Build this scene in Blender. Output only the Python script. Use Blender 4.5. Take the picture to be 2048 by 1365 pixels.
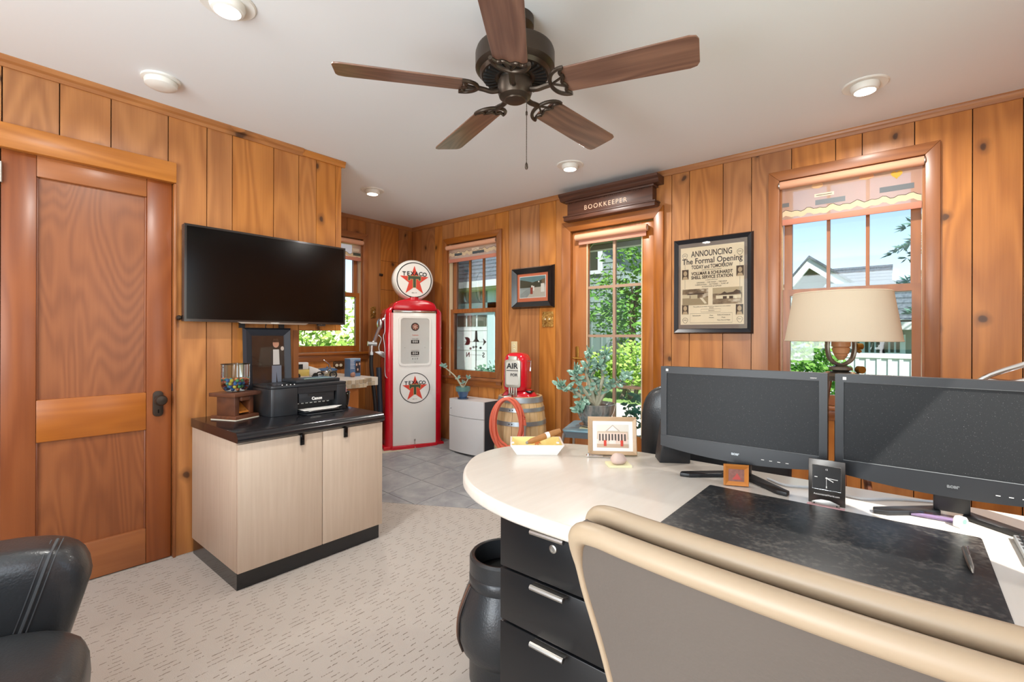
import bpy, bmesh, math, random
from mathutils import Vector, Matrix, Euler
random.seed(7)
PI = math.pi
SC = bpy.context.scene
COL = SC.collection
for o in list(bpy.data.objects): bpy.data.objects.remove(o)

# ------------------------------------------------------------------ camera
FPX, YAW, ROLL, VY, CH = 945.0, 0.6938, 0.003, 673.5, 1.2      # focal length in pixels of a 2048x1365 frame
CF = Vector((math.cos(YAW), math.sin(YAW), 0)); CR0 = Vector((math.sin(YAW), -math.cos(YAW), 0)); CU0 = Vector((0, 0, 1))
CR = CR0*math.cos(ROLL) + CU0*math.sin(ROLL); CU = CU0*math.cos(ROLL) - CR0*math.sin(ROLL)
cam_d = bpy.data.cameras.new('camera'); cam = bpy.data.objects.new('camera', cam_d); COL.objects.link(cam)
cam_d.sensor_width = 36; cam_d.lens = FPX/2048*36; cam_d.shift_y = (VY-682.5)/2048; cam_d.clip_start = 0.02; cam_d.clip_end = 300
cam.matrix_world = Matrix(((CR.x, CU.x, -CF.x, 0), (CR.y, CU.y, -CF.y, 0), (CR.z, CU.z, -CF.z, CH), (0, 0, 0, 1)))
SC.camera = cam
def at(x, y, X=None, Y=None, Z=None):
    d = CF + CR*((x-1024)/FPX) + CU*((VY-y)/FPX)
    t = X/d.x if X is not None else Y/d.y if Y is not None else (Z-CH)/d.z
    return Vector((0, 0, CH)) + d*t

# ------------------------------------------------------------------ world, sun, fill lamps, exposure
SC.view_settings.view_transform = 'Standard'; SC.view_settings.look = 'None'
SC.view_settings.gamma = 1; SC.view_settings.use_curve_mapping = False
SC.view_settings.exposure = 0.3
SUN_DIR = Vector((0.8, 1.0, -1.43)).normalized()
w = bpy.data.worlds.new('sky'); SC.world = w; w.use_nodes = True
nt = w.node_tree; nt.nodes.clear()
wo = nt.nodes.new('ShaderNodeOutputWorld'); bg = nt.nodes.new('ShaderNodeBackground'); sk = nt.nodes.new('ShaderNodeTexSky')
sk.sky_type = 'NISHITA'; sk.sun_disc = False; sk.sun_elevation = math.radians(48); sk.sun_rotation = math.radians(219)
sk.air_density = 1.0; sk.dust_density = 0.2; sk.ozone_density = 1.5
bg.inputs['Strength'].default_value = 0.19
nt.links.new(sk.outputs[0], bg.inputs[0]); nt.links.new(bg.outputs[0], wo.inputs[0])
sl = bpy.data.lights.new('sun', 'SUN'); sl.energy = 8.5; sl.angle = math.radians(0.6); sl.color = (1.0, 0.95, 0.87)
so = bpy.data.objects.new('sun', sl); COL.objects.link(so); so.rotation_euler = SUN_DIR.to_track_quat('-Z', 'Y').to_euler()
def area(name, loc, direction, sx, sy, power, color=(1, 1, 1)):
    l = bpy.data.lights.new(name, 'AREA'); l.shape = 'RECTANGLE'; l.size = sx; l.size_y = sy; l.energy = power; l.color = color
    o = bpy.data.objects.new(name, l); COL.objects.link(o); o.location = loc
    o.rotation_euler = Vector(direction).to_track_quat('-Z', 'Z').to_euler(); return o
# added fill lamps standing in for daylight at unseen windows, tilted up to the ceiling
area('fill_rear', (-1.93, 0.85, 1.5), (1, 0.1, 0.35), 2.6, 1.35, 116, (0.90, 0.96, 1.0))
area('fill_side', (-1.15, -0.77, 1.5), (0.1, 1, 0.35), 1.1, 1.35, 22, (0.90, 0.96, 1.0))
area('fill_desk', (1.45, -0.78, 1.5), (0, 1, 0.3), 0.9, 1.35, 5, (0.90, 0.96, 1.0))

# ------------------------------------------------------------------ mesh helpers
class MB:
    def __init__(s): s.v = []; s.f = []
    def add(s, vs, fs):
        n = len(s.v); s.v += [tuple(v) for v in vs]; s.f += [tuple(i+n for i in f) for f in fs]; return s
    def box(s, x0, y0, z0, x1, y1, z1):
        x0, x1 = min(x0, x1), max(x0, x1); y0, y1 = min(y0, y1), max(y0, y1); z0, z1 = min(z0, z1), max(z0, z1)
        return s.add([(x0,y0,z0),(x1,y0,z0),(x1,y1,z0),(x0,y1,z0),(x0,y0,z1),(x1,y0,z1),(x1,y1,z1),(x0,y1,z1)],
                     [(0,3,2,1),(4,5,6,7),(0,1,5,4),(1,2,6,5),(2,3,7,6),(3,0,4,7)])
    def quad(s, a, b, c, d): return s.add([a, b, c, d], [(0, 1, 2, 3)])
    def prism(s, poly, a0, a1, axis='z'):
        def m(u, v, a): return (u, v, a) if axis == 'z' else (u, a, v) if axis == 'y' else (a, u, v)
        n = len(poly)
        return s.add([m(u, v, a0) for u, v in poly]+[m(u, v, a1) for u, v in poly],
                     [tuple(range(n))[::-1], tuple(range(n, 2*n))]+[(i, (i+1) % n, n+(i+1) % n, n+i) for i in range(n)])
    def lathe(s, prof, n=24, c=(0, 0, 0), cap=True, sx=1, sy=1):
        vs = []; fs = []
        for r, z in prof:
            for i in range(n):
                a = 2*PI*i/n; vs.append((c[0]+r*sx*math.cos(a), c[1]+r*sy*math.sin(a), c[2]+z))
        for j in range(len(prof)-1):
            for i in range(n): fs.append((j*n+i, j*n+(i+1) % n, (j+1)*n+(i+1) % n, (j+1)*n+i))
        if cap: fs.append(tuple(range(n))[::-1]); fs.append(tuple(range((len(prof)-1)*n, len(prof)*n)))
        return s.add(vs, fs)
    def tube(s, path, r, n=8, closed=False, sq=1.0):
        P = [Vector(p) for p in path]; L = len(P); rs = r if isinstance(r, (list, tuple)) else [r]*L
        tan = []
        for i in range(L):
            a = P[(i-1) % L] if closed or i > 0 else P[i]; b = P[(i+1) % L] if closed or i < L-1 else P[i]
            t = (b-a); tan.append(t.normalized() if t.length > 1e-9 else Vector((0, 0, 1)))
        up = Vector((0, 0, 1)) if abs(tan[0].z) < 0.9 else Vector((1, 0, 0))
        nrm = (up - tan[0]*up.dot(tan[0])).normalized(); vs = []
        for i in range(L):
            nrm = (nrm - tan[i]*nrm.dot(tan[i])); nrm = nrm.normalized() if nrm.length > 1e-6 else tan[i].orthogonal().normalized()
            b = tan[i].cross(nrm)
            for k in range(n):
                a = 2*PI*k/n; vs.append(P[i]+nrm*(rs[i]*math.cos(a))+b*(rs[i]*sq*math.sin(a)))
        fs = []
        for i in range(L if closed else L-1):
            j = (i+1) % L
            for k in range(n): fs.append((i*n+k, i*n+(k+1) % n, j*n+(k+1) % n, j*n+k))
        if not closed: fs += [tuple(range(n))[::-1], tuple(range((L-1)*n, L*n))]
        return s.add(vs, fs)
    def cyl(s, a, b, r, r2=None, n=16): return s.tube([a, b], [r, r if r2 is None else r2], n)
    def sph(s, c, r, nu=16, nv=10):
        rx, ry, rz = r if isinstance(r, (tuple, list)) else (r, r, r)
        prof = []
        vs = [(c[0], c[1], c[2]-rz)]
        for j in range(1, nv):
            b = -PI/2+PI*j/nv
            for i in range(nu):
                a = 2*PI*i/nu; vs.append((c[0]+rx*math.cos(b)*math.cos(a), c[1]+ry*math.cos(b)*math.sin(a), c[2]+rz*math.sin(b)))
        vs.append((c[0], c[1], c[2]+rz)); fs = []
        for i in range(nu): fs.append((0, 1+(i+1) % nu, 1+i)); fs.append((len(vs)-1, len(vs)-1-nu+i, len(vs)-1-nu+(i+1) % nu))
        for j in range(nv-2):
            for i in range(nu): fs.append((1+j*nu+i, 1+j*nu+(i+1) % nu, 1+(j+1)*nu+(i+1) % nu, 1+(j+1)*nu+i))
        return s.add(vs, fs)
    def grid(s, fn, nu, nv, closeu=False):
        vs = [fn(i/(nu if closeu else nu-1), j/(nv-1)) for j in range(nv) for i in range(nu)]; fs = []
        for j in range(nv-1):
            for i in range(nu if closeu else nu-1):
                k = (i+1) % nu; fs.append((j*nu+i, j*nu+k, (j+1)*nu+k, (j+1)*nu+i))
        return s.add(vs, fs)
    def mesh(s, name, bevel=0, seg=2, smooth=35, merge=False):
        me = bpy.data.meshes.new(name); me.from_pydata(s.v, [], s.f)
        bm = bmesh.new(); bm.from_mesh(me)
        if merge: bmesh.ops.remove_doubles(bm, verts=bm.verts, dist=1e-5)
        bmesh.ops.recalc_face_normals(bm, faces=bm.faces)
        if bevel:
            es = [e for e in bm.edges if len(e.link_faces) == 2 and e.calc_face_angle(0) > 0.5]
            bmesh.ops.bevel(bm, geom=es, offset=bevel, segments=seg, affect='EDGES', profile=0.5, clamp_overlap=True)
        bm.to_mesh(me); bm.free()
        if smooth:
            for p in me.polygons: p.use_smooth = True
            me.set_sharp_from_angle(angle=math.radians(smooth))
        return me
    def build(s, name, mat, parent=None, loc=(0, 0, 0), rot=(0, 0, 0), **kw):
        return obj(name, s.mesh(name, **kw), mat, parent, loc, rot)
def obj(name, me, mat, parent=None, loc=(0, 0, 0), rot=(0, 0, 0)):
    o = bpy.data.objects.new(name, me); COL.objects.link(o); o.parent = parent; o.location = loc; o.rotation_euler = rot
    if mat is not None and not me.materials: me.materials.append(mat)
    return o
def tag(o, label=None, cat=None, group=None, kind=None):
    if label: o['label'] = label
    if cat: o['category'] = cat
    if group: o['group'] = group
    if kind: o['kind'] = kind
    return o
def thing(name, label, cat, loc=(0, 0, 0), rz=0, group=None, rot=None):
    o = bpy.data.objects.new(name, None); COL.objects.link(o); o.location = loc; o.rotation_euler = rot or (0, 0, rz)
    o.empty_display_size = 0.05
    return tag(o, label, cat, group)
def structure(o): o['kind'] = 'structure'; return o
def sempty(name, loc=(0, 0, 0), rz=0):
    o = bpy.data.objects.new(name, None); COL.objects.link(o); o.location = loc; o.rotation_euler = (0, 0, rz); o.empty_display_size = 0.05
    return structure(o)
def copy_tree(o, parent=None):
    c = o.copy(); COL.objects.link(c); c.parent = parent
    for ch in list(o.children): copy_tree(ch, c)
    return c
def rrect(w, h, r, n=5, cx=0, cy=0):
    r = min(r, w/2-1e-4, h/2-1e-4); out = []
    for sx, sy, a0 in ((1, 1, 0), (-1, 1, 90), (-1, -1, 180), (1, -1, 270)):
        for i in range(n+1):
            a = math.radians(a0+90*i/n); out.append((cx+sx*(w/2-r)+r*math.cos(a), cy+sy*(h/2-r)+r*math.sin(a)))
    return out
def text_mesh(s, size, extrude=0.0006, align='CENTER', spacing=1.0, shear=0, sx=1.0, bold=0.0, fit=None):
    cu = bpy.data.curves.new('lettering', 'FONT'); cu.body = s; cu.size = size; cu.extrude = extrude; cu.align_x = align; cu.align_y = 'CENTER'
    cu.space_character = spacing; cu.shear = shear; cu.offset = bold; cu.resolution_u = 3
    o = bpy.data.objects.new('t', cu); COL.objects.link(o)
    me = bpy.data.meshes.new_from_object(o.evaluated_get(bpy.context.evaluated_depsgraph_get()))
    bpy.data.objects.remove(o)
    if fit: xs = [v.co.x for v in me.vertices]; sx = fit/(max(xs)-min(xs))
    if sx != 1.0: me.transform(Matrix.Diagonal((sx, 1, 1, 1)))
    return me
def text(s, size, mat, parent, loc, rot=(PI/2, 0, 0), name='lettering', **kw):
    return obj(name, text_mesh(s, size, **kw), mat, parent, loc, rot)
def smooth_path(pts, n=8, closed=False):
    P = [Vector(p) for p in pts]; out = []; L = len(P)
    for i in range(L if closed else L-1):
        p0 = P[(i-1) % L] if closed or i > 0 else P[i]*2-P[i+1]
        p1 = P[i]; p2 = P[(i+1) % L]; p3 = P[(i+2) % L] if closed or i < L-2 else p2*2-p1
        for k in range(n):
            t = k/n; out.append(0.5*((2*p1)+(p2-p0)*t+(2*p0-5*p1+4*p2-p3)*t*t+(3*p1-p0-3*p2+p3)*t**3))
    if not closed: out.append(P[-1])
    return out

# ------------------------------------------------------------------ materials
def col(h):
    def l(c): c /= 255; return c/12.92 if c <= 0.04045 else ((c+0.055)/1.055)**2.4
    return (l(int(h[0:2], 16)), l(int(h[2:4], 16)), l(int(h[4:6], 16)), 1)
class N:
    def __init__(s, name):
        s.m = bpy.data.materials.new(name); s.m.use_nodes = True; s.t = s.m.node_tree; s.t.nodes.clear()
        s.out = s.t.nodes.new('ShaderNodeOutputMaterial')
    def n(s, typ, **kw):
        nd = s.t.nodes.new('ShaderNode'+typ)
        for k, v in kw.items(): setattr(nd, k, v)
        return nd
    def set(s, sock, v):
        if hasattr(v, 'is_linked') or isinstance(v, bpy.types.NodeSocket): s.t.links.new(v, sock)
        elif v is not None: sock.default_value = v
    def math(s, op, a, b=None, c=None):
        nd = s.n('Math', operation=op); s.set(nd.inputs[0], a)
        if b is not None: s.set(nd.inputs[1], b)
        if c is not None: s.set(nd.inputs[2], c)
        return nd.outputs[0]
    def mix(s, f, a, b):
        nd = s.n('Mix', data_type='RGBA'); s.set(nd.inputs[0], f); s.set(nd.inputs[6], a); s.set(nd.inputs[7], b); return nd.outputs[2]
    def ramp(s, f, stops):
        nd = s.n('ValToRGB'); s.set(nd.inputs[0], f); e = nd.color_ramp.elements
        while len(e) < len(stops): e.new(0.5)
        for el, (p, c) in zip(e, stops): el.position = p; el.color = c if len(c) == 4 else (*c, 1)
        return nd.outputs[0]
    def noise(s, vec, scale, detail=3, rough=0.5, dist=0):
        nd = s.n('TexNoise'); s.set(nd.inputs['Vector'], vec); nd.inputs['Scale'].default_value = scale
        nd.inputs['Detail'].default_value = detail; nd.inputs['Roughness'].default_value = rough; nd.inputs['Distortion'].default_value = dist
        return nd.outputs[0]
    def objco(s, add=False):
        c = s.n('TexCoord').outputs['Object']
        if add:
            r = s.n('ObjectInfo').outputs['Random']; sc = s.math('MULTIPLY', r, 31.7); cb = s.n('CombineXYZ')
            s.set(cb.inputs[0], sc); s.set(cb.inputs[1], s.math('MULTIPLY', r, 17.3)); s.set(cb.inputs[2], s.math('MULTIPLY', r, 23.9))
            v = s.n('VectorMath', operation='ADD'); s.set(v.inputs[0], c); s.set(v.inputs[1], cb.outputs[0]); c = v.outputs[0]
        return c
    def scale(s, vec, x, y, z):
        v = s.n('VectorMath', operation='MULTIPLY'); s.set(v.inputs[0], vec); v.inputs[1].default_value = (x, y, z); return v.outputs[0]
    def bsdf(s, color, rough=0.5, metal=0, spec=0.5, coat=0, coat_rough=0.1, bump=None, bstr=0.2, bdist=0.01, **kw):
        p = s.n('BsdfPrincipled'); s.set(p.inputs['Base Color'], color); s.set(p.inputs['Roughness'], rough); p.inputs['Metallic'].default_value = metal
        p.inputs['Specular IOR Level'].default_value = spec; p.inputs['Coat Weight'].default_value = coat; p.inputs['Coat Roughness'].default_value = coat_rough
        for k, v in kw.items(): s.set(p.inputs[k.replace('_', ' ')], v)
        if bump is not None:
            b = s.n('Bump'); b.inputs['Strength'].default_value = bstr; b.inputs['Distance'].default_value = bdist
            s.set(b.inputs['Height'], bump); s.t.links.new(b.outputs[0], p.inputs['Normal'])
        return p.outputs[0]
    def end(s, shader): s.t.links.new(shader, s.out.inputs[0]); return s.m
def plain(name, h, rough=0.5, metal=0, spec=0.5, coat=0, var=0.0, vscale=8, bump=0, bscale=200, bdist=0.002, **kw):
    k = N(name); co = k.objco(); c = col(h)
    if var: c = k.mix(k.math('MULTIPLY', k.noise(co, vscale, 4), 1.0), [x*(1-var) for x in c[:3]]+[1], [min(1, x*(1+var)) for x in c[:3]]+[1])
    b = k.noise(co, bscale, 2) if bump else None
    return k.end(k.bsdf(c, rough, metal, spec, coat, bump=b, bstr=bump, bdist=bdist, **kw))
def emit(name, h, strength):
    k = N(name); e = k.n('Emission'); e.inputs[0].default_value = col(h); e.inputs[1].default_value = strength; return k.end(e.outputs[0])
def glass(name, tint='FFFFFF', gloss=0.9):
    k = N(name); t = k.n('BsdfTransparent'); t.inputs[0].default_value = col(tint); g = k.n('BsdfGlossy'); g.inputs[1].default_value = 0.02
    f = k.n('Fresnel'); f.inputs[0].default_value = 1.4; mx = k.n('MixShader')
    k.t.links.new(k.math('MULTIPLY', f.outputs[0], gloss), mx.inputs[0]); k.t.links.new(t.outputs[0], mx.inputs[1]); k.t.links.new(g.outputs[0], mx.inputs[2])
    return k.end(mx.outputs[0])
def wood(name, light, mid, dark='2E160C', along='z', knots=0.45, rings=26, rough=0.38, coat=0.25, vary=0.22, kx=4.2, kz=1.5, grain=0.45):
    k = N(name); co = k.objco(True); sp = k.n('SeparateXYZ'); k.set(sp.inputs[0], co); o = sp.outputs
    ac, de, al = {'z': (o[0], o[1], o[2]), 'x': (o[1], o[2], o[0]), 'y': (o[0], o[2], o[1])}[along]
    cb = k.n('CombineXYZ'); k.set(cb.inputs[0], ac); k.set(cb.inputs[1], de); k.set(cb.inputs[2], al); v = cb.outputs[0]
    fine = k.noise(k.scale(v, 1, 1, 0.035), 95, 3, 0.6)
    field = k.noise(k.scale(v, 1.0, 1.0, 0.16), 3.2, 2, 0.45, 0.3)
    ring = k.math('MULTIPLY_ADD', k.math('SINE', k.math('MULTIPLY', field, rings*3.2)), 0.5, 0.5)
    cloud = k.noise(k.scale(v, 1, 1, 0.3), 5, 2)
    f = k.math('ADD', k.math('MULTIPLY', ring, 0.38), k.math('ADD', k.math('MULTIPLY', fine, grain), k.math('MULTIPLY_ADD', cloud, 0.6, -0.4)))
    c = k.mix(f, col(light), col(mid))
    if knots:
        c2 = k.n('CombineXYZ'); k.set(c2.inputs[0], k.math('ADD', k.math('MULTIPLY', ac, kx), k.math('MULTIPLY_ADD', k.noise(v, 9, 1), 0.25, 0))); k.set(c2.inputs[1], k.math('MULTIPLY', al, kz))
        vo = k.n('TexVoronoi', voronoi_dimensions='2D', feature='F1'); k.set(vo.inputs['Vector'], c2.outputs[0]); vo.inputs['Scale'].default_value = 1
        sc = k.n('SeparateColor'); k.set(sc.inputs[0], vo.outputs['Color'])
        on = k.math('LESS_THAN', sc.outputs[0], knots)
        d = vo.outputs['Distance']; halo = k.ramp(d, [(0.0, (1, 1, 1)), (0.035, (0.95, 0.95, 0.95)), (0.055, (0.45, 0.45, 0.45)), (0.13, (0, 0, 0))])
        c = k.mix(k.math('MULTIPLY', k.math('MULTIPLY', halo, on), 0.9), c, col(dark))
    hs = k.n('HueSaturation'); k.set(hs.inputs['Color'], c); r2 = k.n('ObjectInfo').outputs['Random']
    k.set(hs.inputs['Value'], k.math('MULTIPLY_ADD', r2, vary, 1-vary/2)); k.set(hs.inputs['Saturation'], k.math('MULTIPLY_ADD', r2, 0.12, 0.94))
    return k.end(k.bsdf(hs.outputs[0], rough, coat=coat, coat_rough=0.25, bump=fine, bstr=0.08, bdist=0.002))

m_pine = wood('knotty pine', 'C08045', '8A4E24', kx=3.6, kz=2.5, knots=0.42)
m_pine_h = wood('knotty pine horizontal', 'B87A42', '8E5226', along='x', knots=0.25)
m_trim = wood('window pine', 'A3632F', '7A4420', along='z', knots=0.0, vary=0.1)
m_trim_h = wood('window pine horizontal', 'A3632F', '7A4420', along='x', knots=0.0, vary=0.1)
m_door = wood('fir stile', '8E5230', '6F381E', along='z', knots=0, vary=0.06)
m_door_h = wood('fir rail', 'A4622F', '8A4C22', along='x', knots=0, vary=0.08)
m_doorp = wood('fir plywood', '93552C', '6E3819', along='z', knots=0, rings=75, vary=0.05)
m_fdoor = wood('garden door pine', 'B37038', '8C4E22', along='z', knots=0.0, vary=0.05)
m_walnut = wood('walnut blade', '8E6A58', '4C3028', along='x', knots=0, rings=60, vary=0.1, rough=0.3, grain=0.7)
m_dark = wood('dark oak', '5A382A', '35201A', along='x', knots=0, vary=0.05, rough=0.45, coat=0.1)
m_barn = wood('old brown wood', '6E4129', '40241A', along='x', knots=0.3, vary=0.2)
m_oak = wood('pale oak', 'C2A27C', 'A5835C', along='x', knots=0, vary=0.05, rough=0.5)
m_stave = wood('barrel oak', 'D9B989', 'B3905E', along='z', knots=0.1, vary=0.22, rough=0.6, coat=0)
m_gap = plain('dark joint', '3A1C0E', 0.9)
m_ceil = plain('ceiling paint', 'EAEEF3', 0.75, spec=0.2)
m_white = plain('white plastic', 'E9E8E4', 0.4)
m_black = plain('black plastic', '17181A', 0.45)
m_blackg = plain('gloss black', '0B0C0E', 0.12)
m_lam = plain('black laminate', '15161A', 0.22, coat=0.4)
m_leather = plain('black leather', '2A2C2E', 0.36, var=0.25, vscale=6, bump=0.35, bscale=160, coat=0.1)
m_chrome = plain('chrome', 'D8D8D8', 0.12, metal=1)
m_steel = plain('brushed steel', 'B9B6B0', 0.35, metal=1)
m_bronze = plain('oil rubbed bronze', '4A4038', 0.38, metal=0.75)
m_brass = plain('antique brass', 'A8803C', 0.35, metal=0.9, bump=0.6, bscale=60)
m_red = plain('red enamel', 'C81426', 0.16, coat=0.6)
m_cream = plain('white enamel', 'ECEBE6', 0.2, coat=0.4)
m_glass = glass('window glass')
m_clear = glass('clear jar glass', 'DFEAEE', 2.0)
m_picglass = glass('picture glass', 'FFFFFF', 0.8)
m_paper = plain('paper', 'F0EEE8', 0.7)
m_dash = plain('black print', '1A1A1A', 0.6)
m_redp = plain('red print', 'D5402B', 0.5)
m_green = plain('dark green print', '3C4A34', 0.5)
def fabric(name, h, trans=0.55, sheer=0.0):
    k = N(name); co = k.objco(); nn = k.noise(co, 400, 2)
    c = k.mix(nn, [x*0.93 for x in col(h)[:3]]+[1], col(h))
    d = k.n('BsdfDiffuse'); k.set(d.inputs[0], c); t = k.n('BsdfTranslucent'); k.set(t.inputs[0], c); mx = k.n('MixShader'); mx.inputs[0].default_value = trans
    k.t.links.new(d.outputs[0], mx.inputs[1]); k.t.links.new(t.outputs[0], mx.inputs[2])
    if sheer:
        tr = k.n('BsdfTransparent'); m2 = k.n('MixShader'); m2.inputs[0].default_value = sheer; k.t.links.new(mx.outputs[0], m2.inputs[1]); k.t.links.new(tr.outputs[0], m2.inputs[2]); mx = m2
    return k.end(mx.outputs[0])
m_blind = fabric('salmon blind cloth', 'FCDCCB', 0.68, 0.42)
m_blindt = plain('blind roller cloth', 'DDA585', 0.8)
m_shade = fabric('lamp shade linen', 'EEDFC6', 0.25)
# ------------------------------------------------------------------ the room shell
XR, YL, YB, H, YF, XB = 3.394, 3.04, 4.30, 2.422, -0.75, -1.9
XE, XE2, ZBH = at(597, 600, Y=YL).x, at(683, 331, Y=YL).x, 1.238       # end of the left wall, end of its upper part, underside of it
def clip(poly, a, b, c):        # keep a*x+b*y >= c
    out = []
    for i in range(len(poly)):
        p, q = poly[i], poly[(i+1) % len(poly)]; fp, fq = a*p[0]+b*p[1]-c, a*q[0]+b*q[1]-c
        if fp >= 0: out.append(p)
        if (fp > 0) != (fq > 0) and abs(fp-fq) > 1e-9:
            t = fp/(fp-fq); out.append((p[0]+(q[0]-p[0])*t, p[1]+(q[1]-p[1])*t))
    return out
TA = (2.028, 2.899); TN = (0.873, 0.487); TC = TA[0]*TN[0]+TA[1]*TN[1]
def fz(x, y): return 0.075*max(0.0, x*TN[0]+y*TN[1]-TC)      # the tiled floor rises a little towards the corner

# carpet with short woven slots
k = N('cut loop carpet'); co = k.objco(); sp = k.n('SeparateXYZ'); k.set(sp.inputs[0], co)
v = k.math('MULTIPLY', sp.outputs[1], 1/0.026); row = k.math('FLOOR', v); fv = k.math('FRACT', v)
wn = k.n('TexWhiteNoise', noise_dimensions='1D'); k.set(wn.inputs['W'], row)
u = k.math('ADD', k.math('MULTIPLY', sp.outputs[0], 1/0.10), k.math('MULTIPLY', wn.outputs['Value'], 7.3)); cell = k.math('FLOOR', u); fu = k.math('FRACT', u)
cbn = k.n('CombineXYZ'); k.set(cbn.inputs[0], cell); k.set(cbn.inputs[1], row); wn2 = k.n('TexWhiteNoise', noise_dimensions='2D'); k.set(wn2.inputs['Vector'], cbn.outputs[0])
wob = k.math('MULTIPLY_ADD', k.noise(co, 60, 2), 0.35, -0.17)
d = k.math('ABSOLUTE', k.math('ADD', k.math('SUBTRACT', fv, 0.5), wob)); s1 = k.math('LESS_THAN', d, 0.065)
s2 = k.math('LESS_THAN', fu, k.math('MULTIPLY_ADD', wn2.outputs['Value'], 0.5, 0.22)); s3 = k.math('GREATER_THAN', k.noise(co, 110, 2), 0.44)
slot = k.math('MULTIPLY', k.math('MULTIPLY', s1, s2), s3)
pile = k.noise(co, 420, 3, 0.7); big = k.noise(co, 1.6, 2)
c = k.mix(pile, col('A8A098'), col('D0CAC3')); c = k.mix(k.math('MULTIPLY', big, 0.2), c, col('A8957F')); c = k.mix(k.math('MULTIPLY', slot, 0.8), c, col('6A5C4E'))
m_carpet = k.end(k.bsdf(c, 0.95, spec=0.1, bump=k.math('SUBTRACT', pile, slot), bstr=0.6, bdist=0.004))
room = [(XB, YF), (XR, YF), (XR, YB), (XE, YB), (XE, YL), (XB, YL)]
cp = clip([(XB, YF), (XR, YF), (XR, YL), (XB, YL)], -TN[0], -TN[1], -TC)
floor = structure(MB().prism(cp, -0.1, 0.0).box(XB, YL, -0.1, XE, YL+0.1, -0.0005).build('floor', m_carpet, smooth=0))
tp = clip([(XE, YL-1.5*0), (XR, YL), (XR, YB), (XE, YB)], TN[0], TN[1], TC-0.45) ; 
tile_area = clip([(1.2, 0.0), (XR, 0.0), (XR, YB), (1.2, YB)], TN[0], TN[1], TC)
g = MB(); n0 = 24
def slope_face(mb, poly, dz):
    mb.add([(x, y, fz(x, y)+dz) for x, y in poly], [tuple(range(len(poly)))])
slope_face(g, tile_area, -0.004)
g.box(XE, YL, -0.02, 2.0, YB, -0.004)
m_grout = plain('pale grout', 'D2D1CD', 0.9)
gb = g.build('grout_bed', m_grout, floor, smooth=0)
k = N('grey slate tile'); co = k.objco(True); nn = k.noise(co, 7, 5, 0.6, 0.6); c = k.ramp(nn, [(0.3, col('85868A')), (0.55, col('9A9B9C')), (0.75, col('AEAEAD'))])
m_tile = k.end(k.bsdf(c, 0.42, spec=0.4, bump=nn, bstr=0.12, bdist=0.004))
TP = 0.325; gx0, gy0 = 2.475, 3.006; gg = 0.003
for i in range(-5, 5):
    for j in range(-9, 6):
        x0, y0 = gx0+i*TP+gg, gy0+j*TP+gg; x1, y1 = gx0+(i+1)*TP-gg, gy0+(j+1)*TP-gg
        p = clip([(x0, y0), (x1, y0), (x1, y1), (x0, y1)], TN[0], TN[1], TC+0.002)
        if p: p = clip(p, -1, 0, -(XR-0.005))
        if p: p = clip(p, 0, -1, -(YB-0.005))
        if p: p = clip(p, 1, 0, XE+0.005)
        if len(p) < 3: continue
        ar = abs(sum(p[q][0]*p[(q+1) % len(p)][1]-p[(q+1) % len(p)][0]*p[q][1] for q in range(len(p))))/2
        if ar < 0.002: continue
        cx, cy = sum(q[0] for q in p)/len(p), sum(q[1] for q in p)/len(p)
        t = MB(); n = len(p)
        t.add([(x-cx, y-cy, fz(x, y)-0.012) for x, y in p]+[(x-cx, y-cy, fz(x, y)) for x, y in p],
              [tuple(range(n, 2*n))]+[(q, (q+1) % n, n+(q+1) % n, n+q) for q in range(n)])
        t.build('floor_tile', m_tile, floor, loc=(cx, cy, 0), smooth=0)
structure(MB().box(XB-0.15, YF-0.15, H, XR+0.15, YB+0.15, H+0.12).build('ceiling', m_ceil, smooth=0))

# walls are built in a frame: u runs left to right seen from the room, d goes into the wall, z up
def cells_mesh(mb, u0, u1, z0, z1, holes, d0, d1):
    us = sorted({u0, u1} | {min(max(h[i], u0), u1) for h in holes for i in (0, 1)})
    zs = sorted({z0, z1} | {min(max(h[i], z0), z1) for h in holes for i in (2, 3)})
    nu, nz = len(us)-1, len(zs)-1; on = {}
    for i in range(nu):
        for j in range(nz):
            cu, cz = (us[i]+us[i+1])/2, (zs[j]+zs[j+1])/2
            on[i, j] = not any(h[0] < cu < h[1] and h[2] < cz < h[3] for h in holes)
    any_on = False
    for (i, j), v in on.items():
        if not v: continue
        any_on = True; a, b, c, e = us[i], us[i+1], zs[j], zs[j+1]
        mb.quad((a, d0, c), (b, d0, c), (b, d0, e), (a, d0, e)); mb.quad((a, d1, c), (a, d1, e), (b, d1, e), (b, d1, c))
        if not on.get((i-1, j)): mb.quad((a, d0, c), (a, d0, e), (a, d1, e), (a, d1, c))
        if not on.get((i+1, j)): mb.quad((b, d0, c), (b, d1, c), (b, d1, e), (b, d0, e))
        if not on.get((i, j-1)): mb.quad((a, d0, c), (a, d1, c), (b, d1, c), (b, d0, c))
        if not on.get((i, j+1)): mb.quad((a, d0, e), (b, d0, e), (b, d1, e), (a, d1, e))
    return any_on
def make_wall(name, loc, rz, u0, u1, z0, z1, joints, holes, thick=0.12, mat=None, gap=0.0022, ph=None):
    m = MB(); cells_mesh(m, u0, u1, z0, z1, holes, 0.018, thick)
    wl = structure(m.build(name, mat or m_gap, smooth=0, merge=True)); wl.location = loc; wl.rotation_euler = (0, 0, rz)
    js = sorted([u0]+[j for j in joints if u0+0.02 < j < u1-0.02]+[u1])
    for a, b in zip(js, js[1:]):
        p = MB()
        if cells_mesh(p, a+gap, b-gap, z0+0.001, z1-0.001, ph if ph is not None else holes, 0.0, 0.0179): p.build('plank', m_pine, wl, smooth=0, merge=True)
    return wl
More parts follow.
